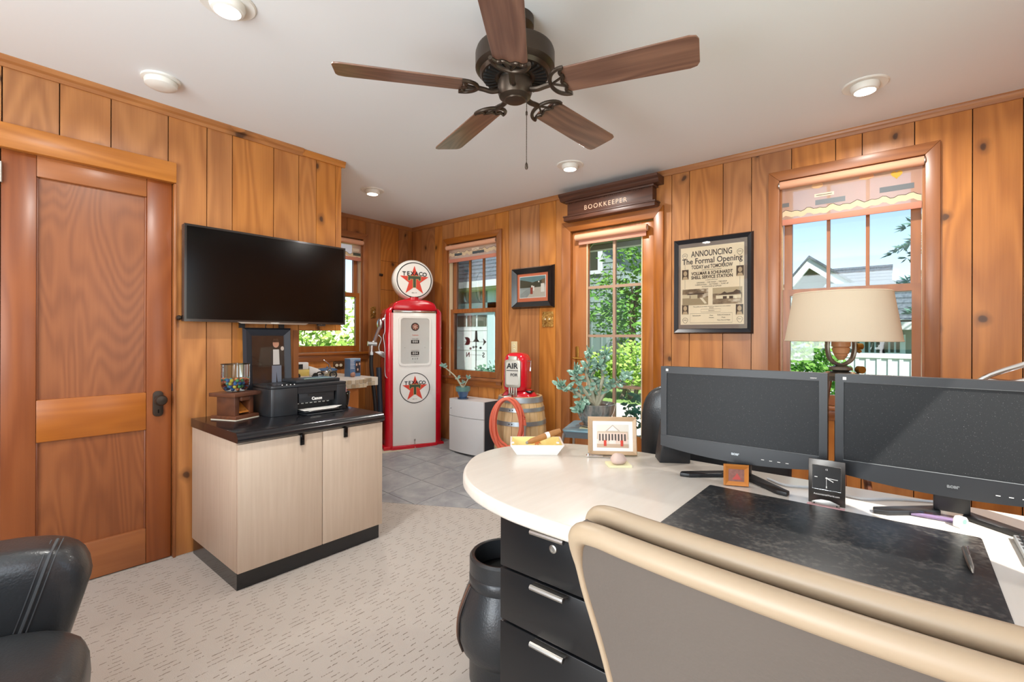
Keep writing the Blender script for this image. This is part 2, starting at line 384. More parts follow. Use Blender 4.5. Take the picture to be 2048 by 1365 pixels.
def fill(js, lo, hi, step=0.19):
    js = sorted(js); a = js[0]
    while a-step > lo: a -= step*random.uniform(0.85, 1.2); js.append(a)
    b = max(js)
    while b+step < hi: b += step*random.uniform(0.85, 1.2); js.append(b)
    return js

# left wall with the fir door
DL, DR, DT = at(3, 290, Y=YL).x, at(346, 358, Y=YL).x, 2.046
HT = at(350, 328, Y=YL).z; HTR = at(351, 330, Y=YL).x
jl = fill([at(x, 300, Y=YL).x for x in (119, 222, 336.5, 414, 465, 547.5)], XB, XE)
wall_left = make_wall('wall_left', (0, YL, 0), 0, XB, XE, 0, H, jl, [(DL-0.03, DR+0.012, -1, HT+0.002)])
MB().box(DL-0.03, 0.06, 0, DR+0.02, 0.12, HT).build('wall_core', m_gap, wall_left, smooth=0)
ub = MB().box(XE, 0.018, ZBH, XE2-0.02, 0.30, H).build('bulkhead_core', m_gap, wall_left, smooth=0)
for a, b in ((XE, at(632.4, 400, Y=YL).x), (at(632.4, 400, Y=YL).x, at(671, 400, Y=YL).x), (at(671, 400, Y=YL).x, XE2)):
    MB().box(a+0.0015, 0, ZBH, b-0.0015, 0.018, H-0.001).build('plank', m_pine, wall_left, smooth=0)
for q in range(2): MB().box(XE2-0.018, 0.02+q*0.14, ZBH, XE2, 0.155+q*0.14, H-0.001).build('plank', m_pine, wall_left, smooth=0)
MB().box(XE-0.035, -0.004, 0, XE, 0.02, ZBH-0.002).build('corner_board', m_trim, wall_left, smooth=0)
structure(MB().box(XB, YL-0.022, HT-0.108, HTR, YL+0.03, HT).build('trim_1', m_pine_h, bevel=0.003))
structure(MB().box(DR+0.003, YL-0.012, 0, DR+0.016, YL+0.05, HT-0.11).build('trim_2', m_trim, bevel=0.002))
def crown(n, pts, mat, w=0.022, h=0.04, dz=0):
    (x0, y0), (x1, y1) = pts; dx, dy = x1-x0, y1-y0; L = math.hypot(dx, dy)
    prof = [(0, -h), (-0.010, -h), (-0.012, -h*0.62), (-w*0.8, -h*0.45), (-w, -h*0.2), (-w, 0), (0, 0)]
    o = MB().prism(prof, 0, L, 'x').build('trim_%d' % n, mat, smooth=0); o.location = (x0, y0, H-dz); o.rotation_euler = (0, 0, math.atan2(dy, dx)); structure(o)
XS = at(604, 300, Y=YL).x
crown(3, ((XB, YL), (XS, YL)), m_pine_h, 0.03, 0.046); crown(4, ((XS, YL), (XE2+0.022, YL)), m_pine_h, 0.022, 0.04, 0.001)
crown(5, ((XE2, YL+0.28), (XE2, YL)), m_pine_h); bpy.data.objects['trim_5'].location = (XE2, YL, H); bpy.data.objects['trim_5'].rotation_euler = (0, 0, PI/2)
crown(6, ((XE, YB), (XR, YB)), m_pine_h, 0.02, 0.035); crown(7, ((XR, YB), (XR, YF)), m_pine_h, 0.02, 0.04)

d1 = sempty('door_1', (0, YL, 0))
sw, zr1, zr0, zb = 0.115, at(180, 793, Y=YL+0.035).z, at(180, 873, Y=YL+0.035).z, at(250, 1066, Y=YL+0.035).z
pl, pr = at(72, 600, Y=YL+0.02).x, at(293.5, 600, Y=YL+0.02).x
MB().box(DL, 0.018, 0.004, pl, 0.055, DT-0.003).build('stile', m_door, d1, bevel=0.0015); MB().box(pr, 0.018, 0.004, DR, 0.055, DT-0.003).build('stile', m_door, d1, bevel=0.0015)
ZT = at(180, 374, Y=YL+0.03).z
for a, b in ((ZT, DT-0.003), (zr0, zr1), (0.004, zb)): MB().box(pl+0.0008, 0.0185, a, pr-0.0008, 0.054, b).build('rail', m_door_h, d1, bevel=0.004)
for a, b in ((zr1, ZT), (zb, zr0)): MB().box(pl, 0.036, a, pr, 0.046, b).build('panel', m_doorp, d1, smooth=0)
for a, b in ((zr1, ZT), (zb, zr0)):
    for x0, x1 in ((pl, pl+0.008), (pr-0.008, pr)): MB().box(x0, 0.026, a, x1, 0.038, b).build('moulding', m_door, d1, bevel=0.003)
kx, kz = at(318, 800, Y=YL).x, at(318, 800, Y=YL).z
pb = MB().prism(rrect(0.046, 0.135, 0.02, 5, kx-0.001, kz-0.022), 0.008, 0.019, 'y').build('lock_plate', m_bronze, d1, bevel=0.002)
kn = MB(); kn.lathe([(0.010, 0), (0.010, 0.028), (0.018, 0.034), (0.027, 0.042), (0.028, 0.055), (0.022, 0.064), (0.008, 0.067)], 20)
kn.build('knob', m_bronze, pb, (kx, 0.012, kz), (PI/2, 0, 0)); MB().prism(rrect(0.006, 0.02, 0.003, 3, kx, kz-0.062), 0.0075, 0.009, 'y').build('keyhole', m_blackg, pb, smooth=0)
MB().cyl((DL-0.004, 0.004, 1.87), (DL-0.004, 0.004, 1.96), 0.008).build('hinge', m_steel, d1)
MB().box(DR-0.001, 0.006, 0.90, DR+0.012, 0.017, 0.94).build('strike_plate', m_bronze, d1, smooth=0)

# nook: return wall and back wall
structure(MB().box(XE-0.12, YL+0.02, 0, XE-0.018, YB, H).build('wall_return', m_gap, smooth=0)); wr_ = bpy.data.objects['wall_return']
for q in range(6): MB().box(XE-0.0179, YL+0.021+q*0.209, 0.0, XE, YL+0.021+(q+1)*0.209-0.003, H-0.001).build('plank', m_pine, wr_, smooth=0)
W1 = (1.995, 2.815, 0.985, 2.254); W2 = (-3.765, -2.945, 0.735, 2.225); W3 = (-0.675, 0.143, 0.735, 2.25)
def hole(W): return (W[0]+0.05, W[1]-0.05, W[2]+0.04, W[3]-0.05)
jb = fill([at(x, 480, Y=YB).x for x in (694, 731.6, 761.6, 797, 816)], XE, XR)
wall_back = make_wall('wall_back', (0, YB, 0), 0, XE, XR, 0, H, jb, [hole(W1)])
za_, zb_, xa_, xb_ = at(780, 524, Y=YB).z, at(780, 581, Y=YB).z, at(761.6, 550, Y=YB).x, at(797, 550, Y=YB).x
for z in (za_, zb_): MB().box(xa_+0.003, -0.0008, z-0.0015, xb_-0.003, 0.0004, z+0.0015).build('panel_joint', m_gap, wall_back, smooth=0)
MB().box(xa_-0.02, -0.008, (za_+zb_)/2-0.012, xa_+0.022, -0.0003, (za_+zb_)/2+0.014).cyl((xa_+0.006, -0.02, (za_+zb_)/2), (xa_+0.006, -0.006, (za_+zb_)/2), 0.009, n=10).build('latch', m_bronze, wall_back, bevel=0.002)
jr = fill([-at(x, 420, X=XR).y for x in (869.7, 884.4, 908, 939, 957.6, 991, 1018, 1040.5, 1079, 1112, 1343.7, 1379, 1446, 1503, 1583, 1671, 1724, 1829, 1944.7, 2046.8)]+[-1.9, -1.65], -YB, -YF)
D2 = (-2.215, -1.40, 0.0, 2.125)
wall_right = make_wall('wall_right', (XR, 0, 0), -PI/2, -YB, -YF, 0, H, jr, [hole(W2), hole(W3), D2])
structure(MB().box(XR-0.0005, YB-0.0005, 0, XR+0.13, YB+0.13, H).build('trim_8', m_gap, smooth=0))
# walls behind the camera; sun opening by the desk, others added to supply light
def back_wall(name, loc, rz, u0, u1, holes):
    m = MB(); cells_mesh(m, u0, u1, 0, H, holes, 0, 0.12); o = structure(m.build(name, m_pine, smooth=0, merge=True)); o.location = loc; o.rotation_euler = (0, 0, rz)
back_wall('wall_front', (0, YF, 0), PI, -XR, -XB, [(-1.9, -0.8, 0.8, 2.2), (0.6, 1.7, 0.8, 2.2)])
back_wall('wall_rear', (XB, 0, 0), PI/2, YF, YL, [(-0.5, 2.2, 0.8, 2.2)])

# windows
m_jamb = plain('pale window channel', 'D8C3A0', 0.5)
def window(n, loc, rz, W, zm, sill=0.05):
    r = sempty('window_%d' % n, loc, rz); u0, u1, z0, z1 = W; cw = 0.062
    MB().prism([(u0, z0), (u0+cw, z0), (u0+cw, z1-cw), (u0, z1)], -0.02, 0.0, 'y').build('casing_board', m_trim, r, bevel=0.003)
    MB().prism([(u1-cw, z0), (u1, z0), (u1, z1), (u1-cw, z1-cw)], -0.02, 0.0, 'y').build('casing_board', m_trim, r, bevel=0.003)
    MB().prism([(u0, z1), (u0+cw, z1-cw), (u1-cw, z1-cw), (u1, z1)], -0.02, 0.0, 'y').build('casing_board', m_trim_h, r, bevel=0.003)
    MB().box(u0-0.01, -0.032, z0+0.03, u1+0.01, 0.02, z0+0.055).build('sill', m_trim_h, r, bevel=0.004)
    MB().box(u0, -0.016, z0-0.03, u1, 0.0, z0+0.03).build('apron', m_trim_h, r, bevel=0.003)
    a, b, c, e = u0+cw, u1-cw, z0+0.055, z1-cw
    j = MB(); j.box(a-0.012, 0, c, a, 0.13, e).box(b, 0, c, b+0.012, 0.13, e).box(a, 0, e, b, 0.13, e+0.012).box(a, 0.0, c-0.012, b, 0.14, c); j.build('jamb_lining', m_trim, r, smooth=0)
    ch = MB().box(a, 0.006, c, a+0.010, 0.012, e).box(b-0.010, 0.006, c, b, 0.012, e); ch.build('stop_bead', m_trim, r, smooth=0)
    ch = MB().box(a, 0.014, c, a+0.012, 0.06, e).box(b-0.012, 0.014, c, b, 0.06, e); ch.build('channel', m_jamb, r, smooth=0)
    def sash(name, x0, x1, y0, y1, zz0, zz1, st, bot, top, munt):
        s = MB(); s.box(x0, y0, zz0, x0+st, y1, zz1).box(x1-st, y0, zz0, x1, y1, zz1).box(x0+st, y0, zz0, x1-st, y1, zz0+bot).box(x0+st, y0, zz1-top, x1-st, y1, zz1)
        so_ = s.build(name, m_trim, r, smooth=0); ng = munt+1; wv = (x1-x0-2*st)/ng; ym = (y0+y1)/2
        for q in range(1, ng): MB().box(x0+st+q*wv-0.009, y0+0.004, zz0+bot, x0+st+q*wv+0.009, y1-0.004, zz1-top).build('muntin', m_trim, so_, smooth=0)
        for q in range(ng): MB().box(x0+st+q*wv+(0.009 if q else 0), ym-0.002, zz0+bot, x0+st+(q+1)*wv-(0.009 if q < munt else 0), ym+0.002, zz1-top).build('pane', m_glass, so_, smooth=0)
    sash('upper_sash', a+0.013, b-0.013, 0.066, 0.096, zm-0.02, e-0.002, 0.045, 0.036, 0.05, 2)
    sash('lower_sash', a+0.013, b-0.013, 0.028, 0.060, c+0.002, zm+0.022, 0.04, 0.06, 0.04, 0)
    return r
window(1, (0, YB, 0), 0, W1, 1.62); window(2, (XR, 0, 0), -PI/2, W2, 1.46); window(3, (XR, 0, 0), -PI/2, W3, 1.48)

# glazed garden door
d2 = sempty('door_2', (XR, 0, 0), -PI/2)
a, b, zt = -2.172, -1.441, 2.085
cw = 0.085
MB().prism([(a-cw, 0), (a, 0), (a, zt), (a-cw, zt+cw)], -0.022, 0, 'y').build('casing_board', m_trim, d2, bevel=0.004)
MB().prism([(b, 0), (b+0.075, 0), (b+0.075, zt+cw), (b, zt)], -0.022, 0, 'y').build('casing_board', m_trim, d2, bevel=0.004)
MB().prism([(a-cw, zt+cw), (a, zt), (b, zt), (b+0.075, zt+cw)], -0.022, 0, 'y').build('casing_board', m_trim_h, d2, bevel=0.004)
MB().box(a-0.015, 0, 0, a, 0.12, zt+0.015).box(b, 0, 0, b+0.015, 0.12, zt+0.015).box(a, 0, zt, b, 0.12, zt+0.015).build('jamb_lining', m_trim, d2, smooth=0)
ga, gb_, gz0, gz1 = -2.02, -1.548, 0.43, 1.995
a += 0.004; b -= 0.004; zt -= 0.006
dz0 = 0.05
for x0, x1 in ((a, ga), (gb_, b)): MB().box(x0, 0.012, dz0, x1, 0.052, zt).build('stile', m_fdoor, d2, bevel=0.002)
MB().box(ga, 0.0125, gz1, gb_, 0.0515, zt).build('rail', m_fdoor, d2, smooth=0); MB().box(ga, 0.0125, dz0, gb_, 0.0515, gz0).build('rail', m_fdoor, d2, smooth=0)
zrows = [gz1]+[at(1228, y, X=XR+0.03).z for y in (572.7, 672.3, 773)]+[gz0]
m_munt = plain('taupe muntin', 'A98B74', 0.5)
um = (ga+gb_)/2
MB().box(um-0.011, 0.02, gz0, um+0.011, 0.045, gz1).build('muntin', m_munt, d2, smooth=0)
for z in zrows[1:-1]: MB().box(ga, 0.021, z-0.011, gb_, 0.044, z+0.011).build('muntin', m_munt, d2, smooth=0)
for i in range(4):
    for x0, x1 in ((ga, um-0.011), (um+0.011, gb_)):
        MB().box(x0, 0.03, zrows[i+1]+(0.011 if i < 3 else 0), x1, 0.034, zrows[i]-(0.011 if i else 0)).build('pane', m_glass, d2, smooth=0)
bd = MB().box(ga-0.008, 0.008, gz0-0.008, ga, 0.014, gz1+0.008).box(gb_, 0.008, gz0-0.008, gb_+0.008, 0.014, gz1+0.008); bd.build('glazing_bead', m_jamb, d2, smooth=0)
for z in (1.78, 1.10): MB().cyl((b+0.002, 0.004, z), (b+0.002, 0.004, z+0.1), 0.007).build('hinge', m_brass, d2)
hx, hz = a+0.05, at(1160, 712, X=XR).z
hp = MB().prism(rrect(0.032, 0.20, 0.015, 4, hx, hz-0.02), 0.004, 0.012, 'y').build('handle_plate', m_brass, d2, bevel=0.002)
MB().tube(smooth_path([(hx, 0.006, hz-0.02), (hx, -0.045, hz-0.02), (hx+0.01, -0.055, hz-0.02), (hx+0.09, -0.055, hz-0.022)], 5), 0.008).build('lever', m_brass, hp)
MB().box(a, 0.0, 0.0, b, 0.1, 0.048).build('threshold', m_steel, d2, smooth=0)
# ------------------------------------------------------------------ large furniture
# desk with a rounded end
ol = [(0.965, -0.735), (0.965, 0.62), (0.969, 0.743), (0.98, 0.85), (1.018, 0.985), (1.078, 1.095), (1.146, 1.17), (1.226, 1.232), (1.32, 1.283), (1.431, 1.300), (1.54, 1.276), (1.64, 1.215), (1.715, 1.135), (1.757, 1.04), (1.782, 0.9), (1.793, 0.779), (1.795, 0.6), (1.795, -0.735)]
mid = smooth_path([(x, y, 0) for x, y in ol[1:-1]], 4)
dp = [ol[0]]+[(p.x, p.y) for p in mid]+[ol[-1]]
desk = thing('office_desk', 'cream laminate desk with rounded end and black drawer pedestal', 'desk', (1.2, 0.6, 0))
k = N('cream laminate'); nn = k.noise(k.scale(k.objco(), 1, 8, 1), 6, 3); m_deskt = k.end(k.bsdf(k.mix(nn, col('D2C9BD'), col('DED7CC')), 0.28, coat=0.15))
MB().prism([(x-1.2, y-0.6) for x, y in dp], 0.698, 0.74).build('desktop', m_deskt, desk, bevel=0.012, seg=4)
m_ped = plain('black pedestal', '161719', 0.32, var=0.1)
px, py0, py1 = 1.011-1.2, 0.886-0.6, 0.44-0.6
MB().box(px+0.02, py1, 0.0, px+0.60, py0-0.002, 0.6975).build('pedestal_body', m_ped, desk, bevel=0.003)
for a, b, lock in ((0.552, 0.692, 1), (0.402, 0.546, 0), (0.03, 0.396, 0)):
    dr = MB().box(px, py1+0.003, a, px+0.0195, py0-0.004, b).build('drawer', m_ped, desk, bevel=0.003)
    hy = (at(1098, 1050, X=1.0).y-0.6)
    MB().box(px-0.022, hy-0.052, b-0.006, px+0.002, hy+0.052, b-0.002).tube([(px-0.022, hy-0.052, b-0.006), (px-0.022, hy+0.052, b-0.006)], 0.007).build('handle', m_steel, dr)
    if lock: MB().lathe([(0.011, 0), (0.011, 0.004), (0.007, 0.005), (0.007, 0.003)], 18).build('lock', m_steel, dr, (px, hy-0.007, b-0.042), (0, -PI/2, 0))
MB().box(1.73-1.2, -0.72-0.6, 0.0, 1.75-1.2, 0.43-0.6, 0.697).build('modesty_panel', m_deskt, desk, smooth=0)
MB().box(1.02-1.2, -0.73-0.6, 0, 1.74-1.2, -0.71-0.6, 0.697).build('end_panel', m_deskt, desk, smooth=0)

# desk chair, seen from behind
m_beige = plain('greige leather', '5F5750', 0.5, var=0.06, vscale=3, bump=0.12, bscale=220)
m_beigel = plain('cream leather', 'A6937A', 0.42, var=0.05)
ch = thing('desk_chair', 'beige leather task chair with double rolled top, pushed to the desk', 'chair', (0.80, 0.02, 0))
def back_shape(u, v, off=0.0, inset=0.0):      # u across, v up
    w = 0.40*(0.84+0.16*min(1, v*1.25))-inset
    y = (u-0.5)*2*w
    z = 0.46+v*(0.475-inset)
    x = -0.10-0.09*v+0.075*((u-0.5)*2)**2*0.5+off+0.02*math.sin(v*PI)
    return (x, y, z)
b = MB(); nu, nv = 25, 17
fr = [back_shape(i/(nu-1), j/(nv-1), -0.022) for j in range(nv) for i in range(nu)]; bk = [back_shape(i/(nu-1), j/(nv-1), 0.022) for j in range(nv) for i in range(nu)]
fs = []
for j in range(nv-1):
    for i in range(nu-1): q = j*nu+i; fs.append((q, q+1, q+nu+1, q+nu)); fs.append((q+nu*nv, q+nu+nu*nv, q+nu+1+nu*nv, q+1+nu*nv))
ring = [i for i in range(nu)]+[j*nu+nu-1 for j in range(1, nv)]+[(nv-1)*nu+i for i in range(nu-2, -1, -1)]+[j*nu for j in range(nv-2, 0, -1)]
for a_, b_ in zip(ring, ring[1:]+ring[:1]): fs.append((a_, a_+nu*nv, b_+nu*nv, b_))
b.add(fr+bk, fs); bo = b.build('backrest', m_beige, ch)
for off, nm in ((-0.020, 'rear_welt'), (0.026, 'front_welt')):
    pth = [back_shape(0, v, off) for v in (0, 0.2, 0.4, 0.6, 0.8, 0.93)]+[back_shape(0.015, 0.985, off)]+[back_shape(u/20, 1.0, off) for u in range(1, 20)]+[back_shape(0.985, 0.985, off)]+[back_shape(1, v, off) for v in (0.93, 0.8, 0.6, 0.4, 0.2, 0)]
    pth = smooth_path(pth, 4); lift = 0.010 if off > 0 else 0.0
    pth = [Vector((p[0], p[1], p[2]+lift)) for p in pth]
    MB().tube(pth, [0.006+0.009*max(0, min(1, (p[2]-0.87-lift)/0.055)) for p in pth], 16).build(nm, m_beigel, ch)
for (u0, v0, u1, v1) in ((0.06, 0.55, 0.42, 0.22), (0.08, 0.28, 0.30, 0.08)):
    MB().tube([back_shape(u0+(u1-u0)*t/8, v0+(v1-v0)*(t/8)**0.8, -0.0215) for t in range(9)], [0.001+0.004*math.sin(PI*t/8) for t in range(9)], 8, sq=1.5).build('crease', m_beige, ch)
MB().prism(rrect(0.50, 0.52, 0.1, 6, 0.15, 0), 0.40, 0.48).build('seat', m_beigel, ch, bevel=0.025, seg=3)
MB().cyl((0.15, 0, 0.10), (0.15, 0, 0.41), 0.03).build('column', m_black, ch)
for i in range(5):
    a = 2*PI*i/5+0.3; l = MB().tube([(0.15, 0, 0.11), (0.15+0.28*math.cos(a), 0.28*math.sin(a), 0.07)], [0.026, 0.016], 8).build('leg', m_black, ch)
    MB().cyl((0.15+0.28*math.cos(a), 0.28*math.sin(a)-0.012, 0.028), (0.15+0.28*math.cos(a), 0.28*math.sin(a)+0.012, 0.028), 0.028).build('castor', m_black, l)
ch.location = (0.735, -0.045, 0)

# black leather armchair at the lower left (faces right in the picture)
ac = thing('leather_armchair', 'black leather armchair with stitched padded arm in front of the fir door', 'armchair', tuple(CF*0.967+CR0*(-1.352)), YAW-PI/2+math.radians(35))
def cushion(x0, x1, y0, y1, z0, z1, n=14, p=0.35):
    m = MB(); cx, cy, cz = (x0+x1)/2, (y0+y1)/2, (z0+z1)/2
    m.sph((0, 0, 0), 1, 28, 18); out = []
    for x, y, z in m.v:
        f = lambda t: math.copysign(abs(t)**p, t)
        L = max(1e-6, math.sqrt(x*x+y*y+z*z)); out.append((cx+f(x)*(x1-x0)/2, cy+f(y)*(y1-y0)/2, cz+f(z)*(z1-z0)/2))
    m.v = out; return m
# local x = facing direction (right in the picture), local y = away from the camera
def arm(y0, y1):
    m = cushion(-0.46, 0.34, y0, y1, 0.05, 0.625, p=0.34)
    m.v = [(x-0.16*max(0, (x+0.46)/0.8)*max(0, (0.5-z)/0.45)**1.2, y, z) for x, y, z in m.v]
    m.build('arm', m_leather, ac, smooth=80)
arm(0.19, 0.385); arm(-0.52, -0.36)
cushion(-0.60, -0.32, -0.50, 0.36, 0.10, 0.85, p=0.35).build('backrest', m_leather, ac, smooth=80)
cushion(-0.42, 0.37, -0.37, 0.205, 0.22, 0.455, p=0.5).build('seat_cushion', m_leather, ac, smooth=80)
MB().box(-0.46, -0.48, 0.04, 0.16, 0.34, 0.24).build('base', m_leather, ac, bevel=0.02)
for x in (-0.4, 0.1):
    for y in (-0.44, 0.3): MB().cyl((x, y, 0), (x, y, 0.06), 0.025).build('foot', m_black, ac)
m_st = plain('grey stitching', '46484A', 0.7)
def sq_y(x, z, p=0.34):       # camera side of the arm surface
    x = x if z > 0.5 else x+0.16*((x+0.46)/0.8)*((0.5-z)/0.45)**1.2
    X = min(0.99, abs((x+0.06)/0.40)); Z = abs((z-0.3375)/0.2875); r = 1-X**(2/p)-Z**(2/p)
    return 0.2875-0.0975*max(0.0, r)**(p/2)
for dx, rad, nm in ((0.0, 0.0042, 'seam'), (-0.013, 0.0016, 'stitch_line'), (0.012, 0.0016, 'stitch_line')):
    pt = []
    for i in range(25):
        t = i/24; z = 0.27+0.345*t; x = 0.15+0.115*t**0.8+dx; pt.append((x, sq_y(x, z)-0.001, z))
    MB().tube(pt, rad, 6).build(nm, m_st, ac)

# cabinet
cab = thing('storage_cabinet', 'whitewashed two-door cabinet with black top and black plinth', 'cabinet', (0.875, 2.405, 0))
CW, CD = 0.79, 0.61
k = N('whitewashed maple'); co = k.objco(True); nn = k.noise(k.scale(co, 1, 1, 0.05), 60, 4); m_maple = k.end(k.bsdf(k.mix(nn, col('D6C4B0'), col('BFA991')), 0.42))
MB().box(0.0, 0.0, 0.086, CW, CD, 0.696).build('carcass', m_maple, cab, bevel=0.001)
MB().box(0.006, 0.004, 0, CW-0.006, CD-0.002, 0.0855).build('plinth', m_lam, cab, smooth=0)
gx = at(645, 1090, Z=0.09).x-0.875
for a, b, hx in ((0.0, gx, at(603, 880, Y=2.385).x-0.875), (gx+0.004, CW, at(690, 860, Y=2.385).x-0.875)):
    dr = MB().box(a, -0.022, 0.088, b, -0.002, 0.690).build('door', m_maple, cab, bevel=0.0015)
    MB().box(hx-0.010, -0.033, 0.640, hx+0.010, -0.0222, 0.692).box(hx-0.010, -0.033, 0.6905, hx+0.010, -0.004, 0.6945).build('handle', m_blackg, dr, bevel=0.001)
MB().prism([(-0.036, 0.708), (-0.030, 0.699), (CD, 0.699), (CD, 0.745), (-0.012, 0.745), (-0.022, 0.741), (-0.026, 0.733), (-0.036, 0.724)], -0.006, CW+0.006, 'x').build('worktop', m_lam, cab, smooth=60)

# television
TY = YL-0.085
tl, tr = at(368, 545, Y=TY).x, at(690, 570, Y=TY).x; tz1 = at(368, 446, Y=TY).z; tz0 = at(368, 643, Y=TY).z
tv = thing('television', 'wall-mounted black flat television with dark screen above the cabinet', 'television', ((tl+tr)/2, TY, tz0))
tw, th = tr-tl, tz1-tz0
m_bez = plain('tv bezel', '2B2624', 0.2, coat=0.5)
MB().box(-tw/2, 0.004, 0, tw/2, 0.045, th).build('housing', m_bez, tv, bevel=0.004)
MB().box(-tw/2, -0.004, 0, -tw/2+0.011, 0.004, th).box(tw/2-0.011, -0.004, 0, tw/2, 0.004, th).box(-tw/2+0.011, -0.004, th-0.011, tw/2-0.011, 0.004, th).box(-tw/2+0.011, -0.004, 0, tw/2-0.011, 0.004, 0.014).build('bezel', m_bez, tv, smooth=0)
m_scr = plain('tv screen', '030304', 0.16, spec=0.35)
MB().box(-tw/2+0.011, 0.0, 0.014, tw/2-0.011, 0.0038, th-0.011).build('screen', m_scr, tv, smooth=0)
MB().prism([(-0.21, 0.004), (0.21, 0.004), (0.19, -0.006), (-0.19, -0.006)], -0.008, 0.0, 'y').build('chin_strip', m_steel, tv, smooth=0)
text('SAMSUNG', 0.011, m_paper, tv, (0, -0.009, 0.0005), name='logo')
MB().box(tw/2-0.19, 0.0, -0.012, tw/2-0.14, 0.03, 0.0).build('sensor', m_bez, tv, bevel=0.002)
mt = MB(); mt.box(-0.18, 0.045, -0.03, -0.15, 0.06, th-0.05).box(0.05, 0.045, -0.03, 0.08, 0.06, th-0.05).box(-0.25, 0.06, 0.12, 0.2, 0.0835, 0.28); mt.build('wall_mount', m_black, tv, smooth=0)
MB().tube(smooth_path([(-0.02, 0.05, 0.02), (-0.03, 0.05, -0.03), (0.02, 0.06, -0.045), (0.07, 0.055, -0.03), (0.075, 0.05, 0.02)], 6), 0.003, 6).build('cable', m_black, tv)
MB().sph((-tw/2-0.008, 0.055, 0.02), (0.014, 0.02, 0.014), 10, 8).build('bracket_knob', m_bronze, tv)

# counter in the nook with mosaic tile edge
ZC = 0.84
ct = thing('tiled_counter', 'wooden counter with pale mosaic tile top in the nook', 'counter', (XE+0.006, 3.47, fz(1.9, 3.6)))
zc = ZC-ct.location.z
k = N('mosaic top'); co = k.objco(); br = k.n('TexBrick'); k.set(br.inputs['Vector'], co); br.inputs['Scale'].default_value = 1; br.offset = 0
br.inputs['Color1'].default_value = col('DCD6CA'); br.inputs['Color2'].default_value = col('CFC6B6'); br.inputs['Mortar'].default_value = col('E8E4DC'); br.inputs['Mortar Size'].default_value = 0.0025
br.inputs['Brick Width'].default_value = 0.042; br.inputs['Row Height'].default_value = 0.042; m_mos = k.end(k.bsdf(br.outputs[0], 0.25))
L1, L2 = 2.27-XE-0.006, 2.44-XE
MB().prism([(0.0, 0.004), (L1, 0.004), (L1, 0.10), (L2, 0.10), (L2, YB-3.47-0.001), (0.0, YB-3.47-0.001)], zc-0.07, zc).build('worktop', m_mos, ct, smooth=0)
tc = ['C9B99C', 'B7A488', 'D4C8B2', 'A99678', 'BFB198', '9C8F78']
m_tl = [plain('mosaic tile %d' % i, h, 0.25) for i, h in enumerate(tc)]
tm = {}
def mosaic(x, y, z, rz=0):
    i = random.randrange(6)
    if i not in tm: tm[i] = MB().box(-0.0165, -0.004, -0.0165, 0.0165, 0.0, 0.0165).mesh('mosaic_tile', bevel=0.002, seg=1)
    obj('mosaic_tile', tm[i], m_tl[i], ct, (x, y, z), (0, 0, rz))
for i in range(int(L1/0.036)):
    for j in range(2): mosaic(L1-0.018-i*0.036, 0.004, zc-0.018-j*0.0355)
for j in range(2):
    for i in range(2): mosaic(L1+0.0001, 0.03+0.036*i, zc-0.018-j*0.0355, PI/2)
for i in range(int((L2-L1)/0.036)): mosaic(L1+0.02+i*0.036, 0.10, zc-0.018); mosaic(L1+0.02+i*0.036, 0.10, zc-0.0535)
MB().box(L1-0.16, 0.03, 0.0, L1-0.06, 0.055, zc-0.071).build('support_panel', m_fdoor, ct, smooth=0)
MB().box(0.004, 0.40, 0, L1-0.2, 0.43, zc-0.071).build('support_panel', m_fdoor, ct, smooth=0)
MB().box(0.0, YB-3.47-0.014, zc+0.0005, L2, YB-3.47-0.0015, zc+0.055).build('splashback', plain('travertine strip', 'C6AE8C', 0.5), ct, smooth=0)
# ------------------------------------------------------------------ petrol pump
def star(r, r2, n=5, rot=PI/2, cx=0, cy=0):
    return [(cx+(r if i % 2 == 0 else r2)*math.cos(rot+PI*i/n), cy+(r if i % 2 == 0 else r2)*math.sin(rot+PI*i/n)) for i in range(2*n)]
def emblem(parent, c, R, y, name):
    cx, cz = c
    ci = [(math.cos(2*PI*i/40), math.sin(2*PI*i/40)) for i in range(40)]
    MB().prism([(cx+R*0.97*a, cz+R*0.97*b) for a, b in ci], y-0.0008, y, 'y').build('emblem_disc', m_cream, parent, smooth=0)
    MB().tube([(cx+R*a, y-0.0006, cz+R*b) for a, b in ci], R*0.024, 6, True, ).build('emblem_ring', m_dash, parent)
    MB().prism(star(R*0.88, R*0.34, cx=cx, cy=cz-R*0.06), y-0.0022, y-0.0006, 'y').build('star', m_redp, parent, smooth=0)
    gold = plain('gold edge '+name, 'B59B5E', 0.4)
    def tee(s): return [(cx-R*(0.36+s), cz+R*(0.22+s)), (cx-R*(0.36+s), cz-R*(0.02+s)), (cx-R*(0.27-s), cz-R*(0.02+s)), (cx-R*(0.25-s), cz+R*(0.06-s)), (cx-R*(0.075+s), cz+R*(0.06-s)), (cx-R*(0.075+s), cz-R*(0.42+s)),
                        (cx+R*(0.075+s), cz-R*(0.42+s)), (cx+R*(0.075+s), cz+R*(0.06-s)), (cx+R*(0.25-s), cz+R*(0.06-s)), (cx+R*(0.27-s), cz-R*(0.02+s)), (cx+R*(0.36+s), cz-R*(0.02+s)), (cx+R*(0.36+s), cz+R*(0.22+s))]
    MB().prism(tee(0.03), y-0.0030, y-0.0020, 'y').build('letter_edge', gold, parent, smooth=0)
    MB().prism(tee(0.0), y-0.0040, y-0.0030, 'y').build('letter', m_green, parent, smooth=0)
    s = 'TEXACO'
    for i, chh in enumerate(s):
        t = (i-2.5)/2.5; xx = cx+t*R*0.60; zz = cz+R*0.36-abs(t)**2*R*0.03
        text(chh, R*0.33, m_dash, parent, (xx, y-0.0036, zz), (PI/2, 0, 0), bold=R*0.008)
    text('REG. T. M.', R*0.07, m_dash, parent, (cx, y-0.002, cz-R*0.74))
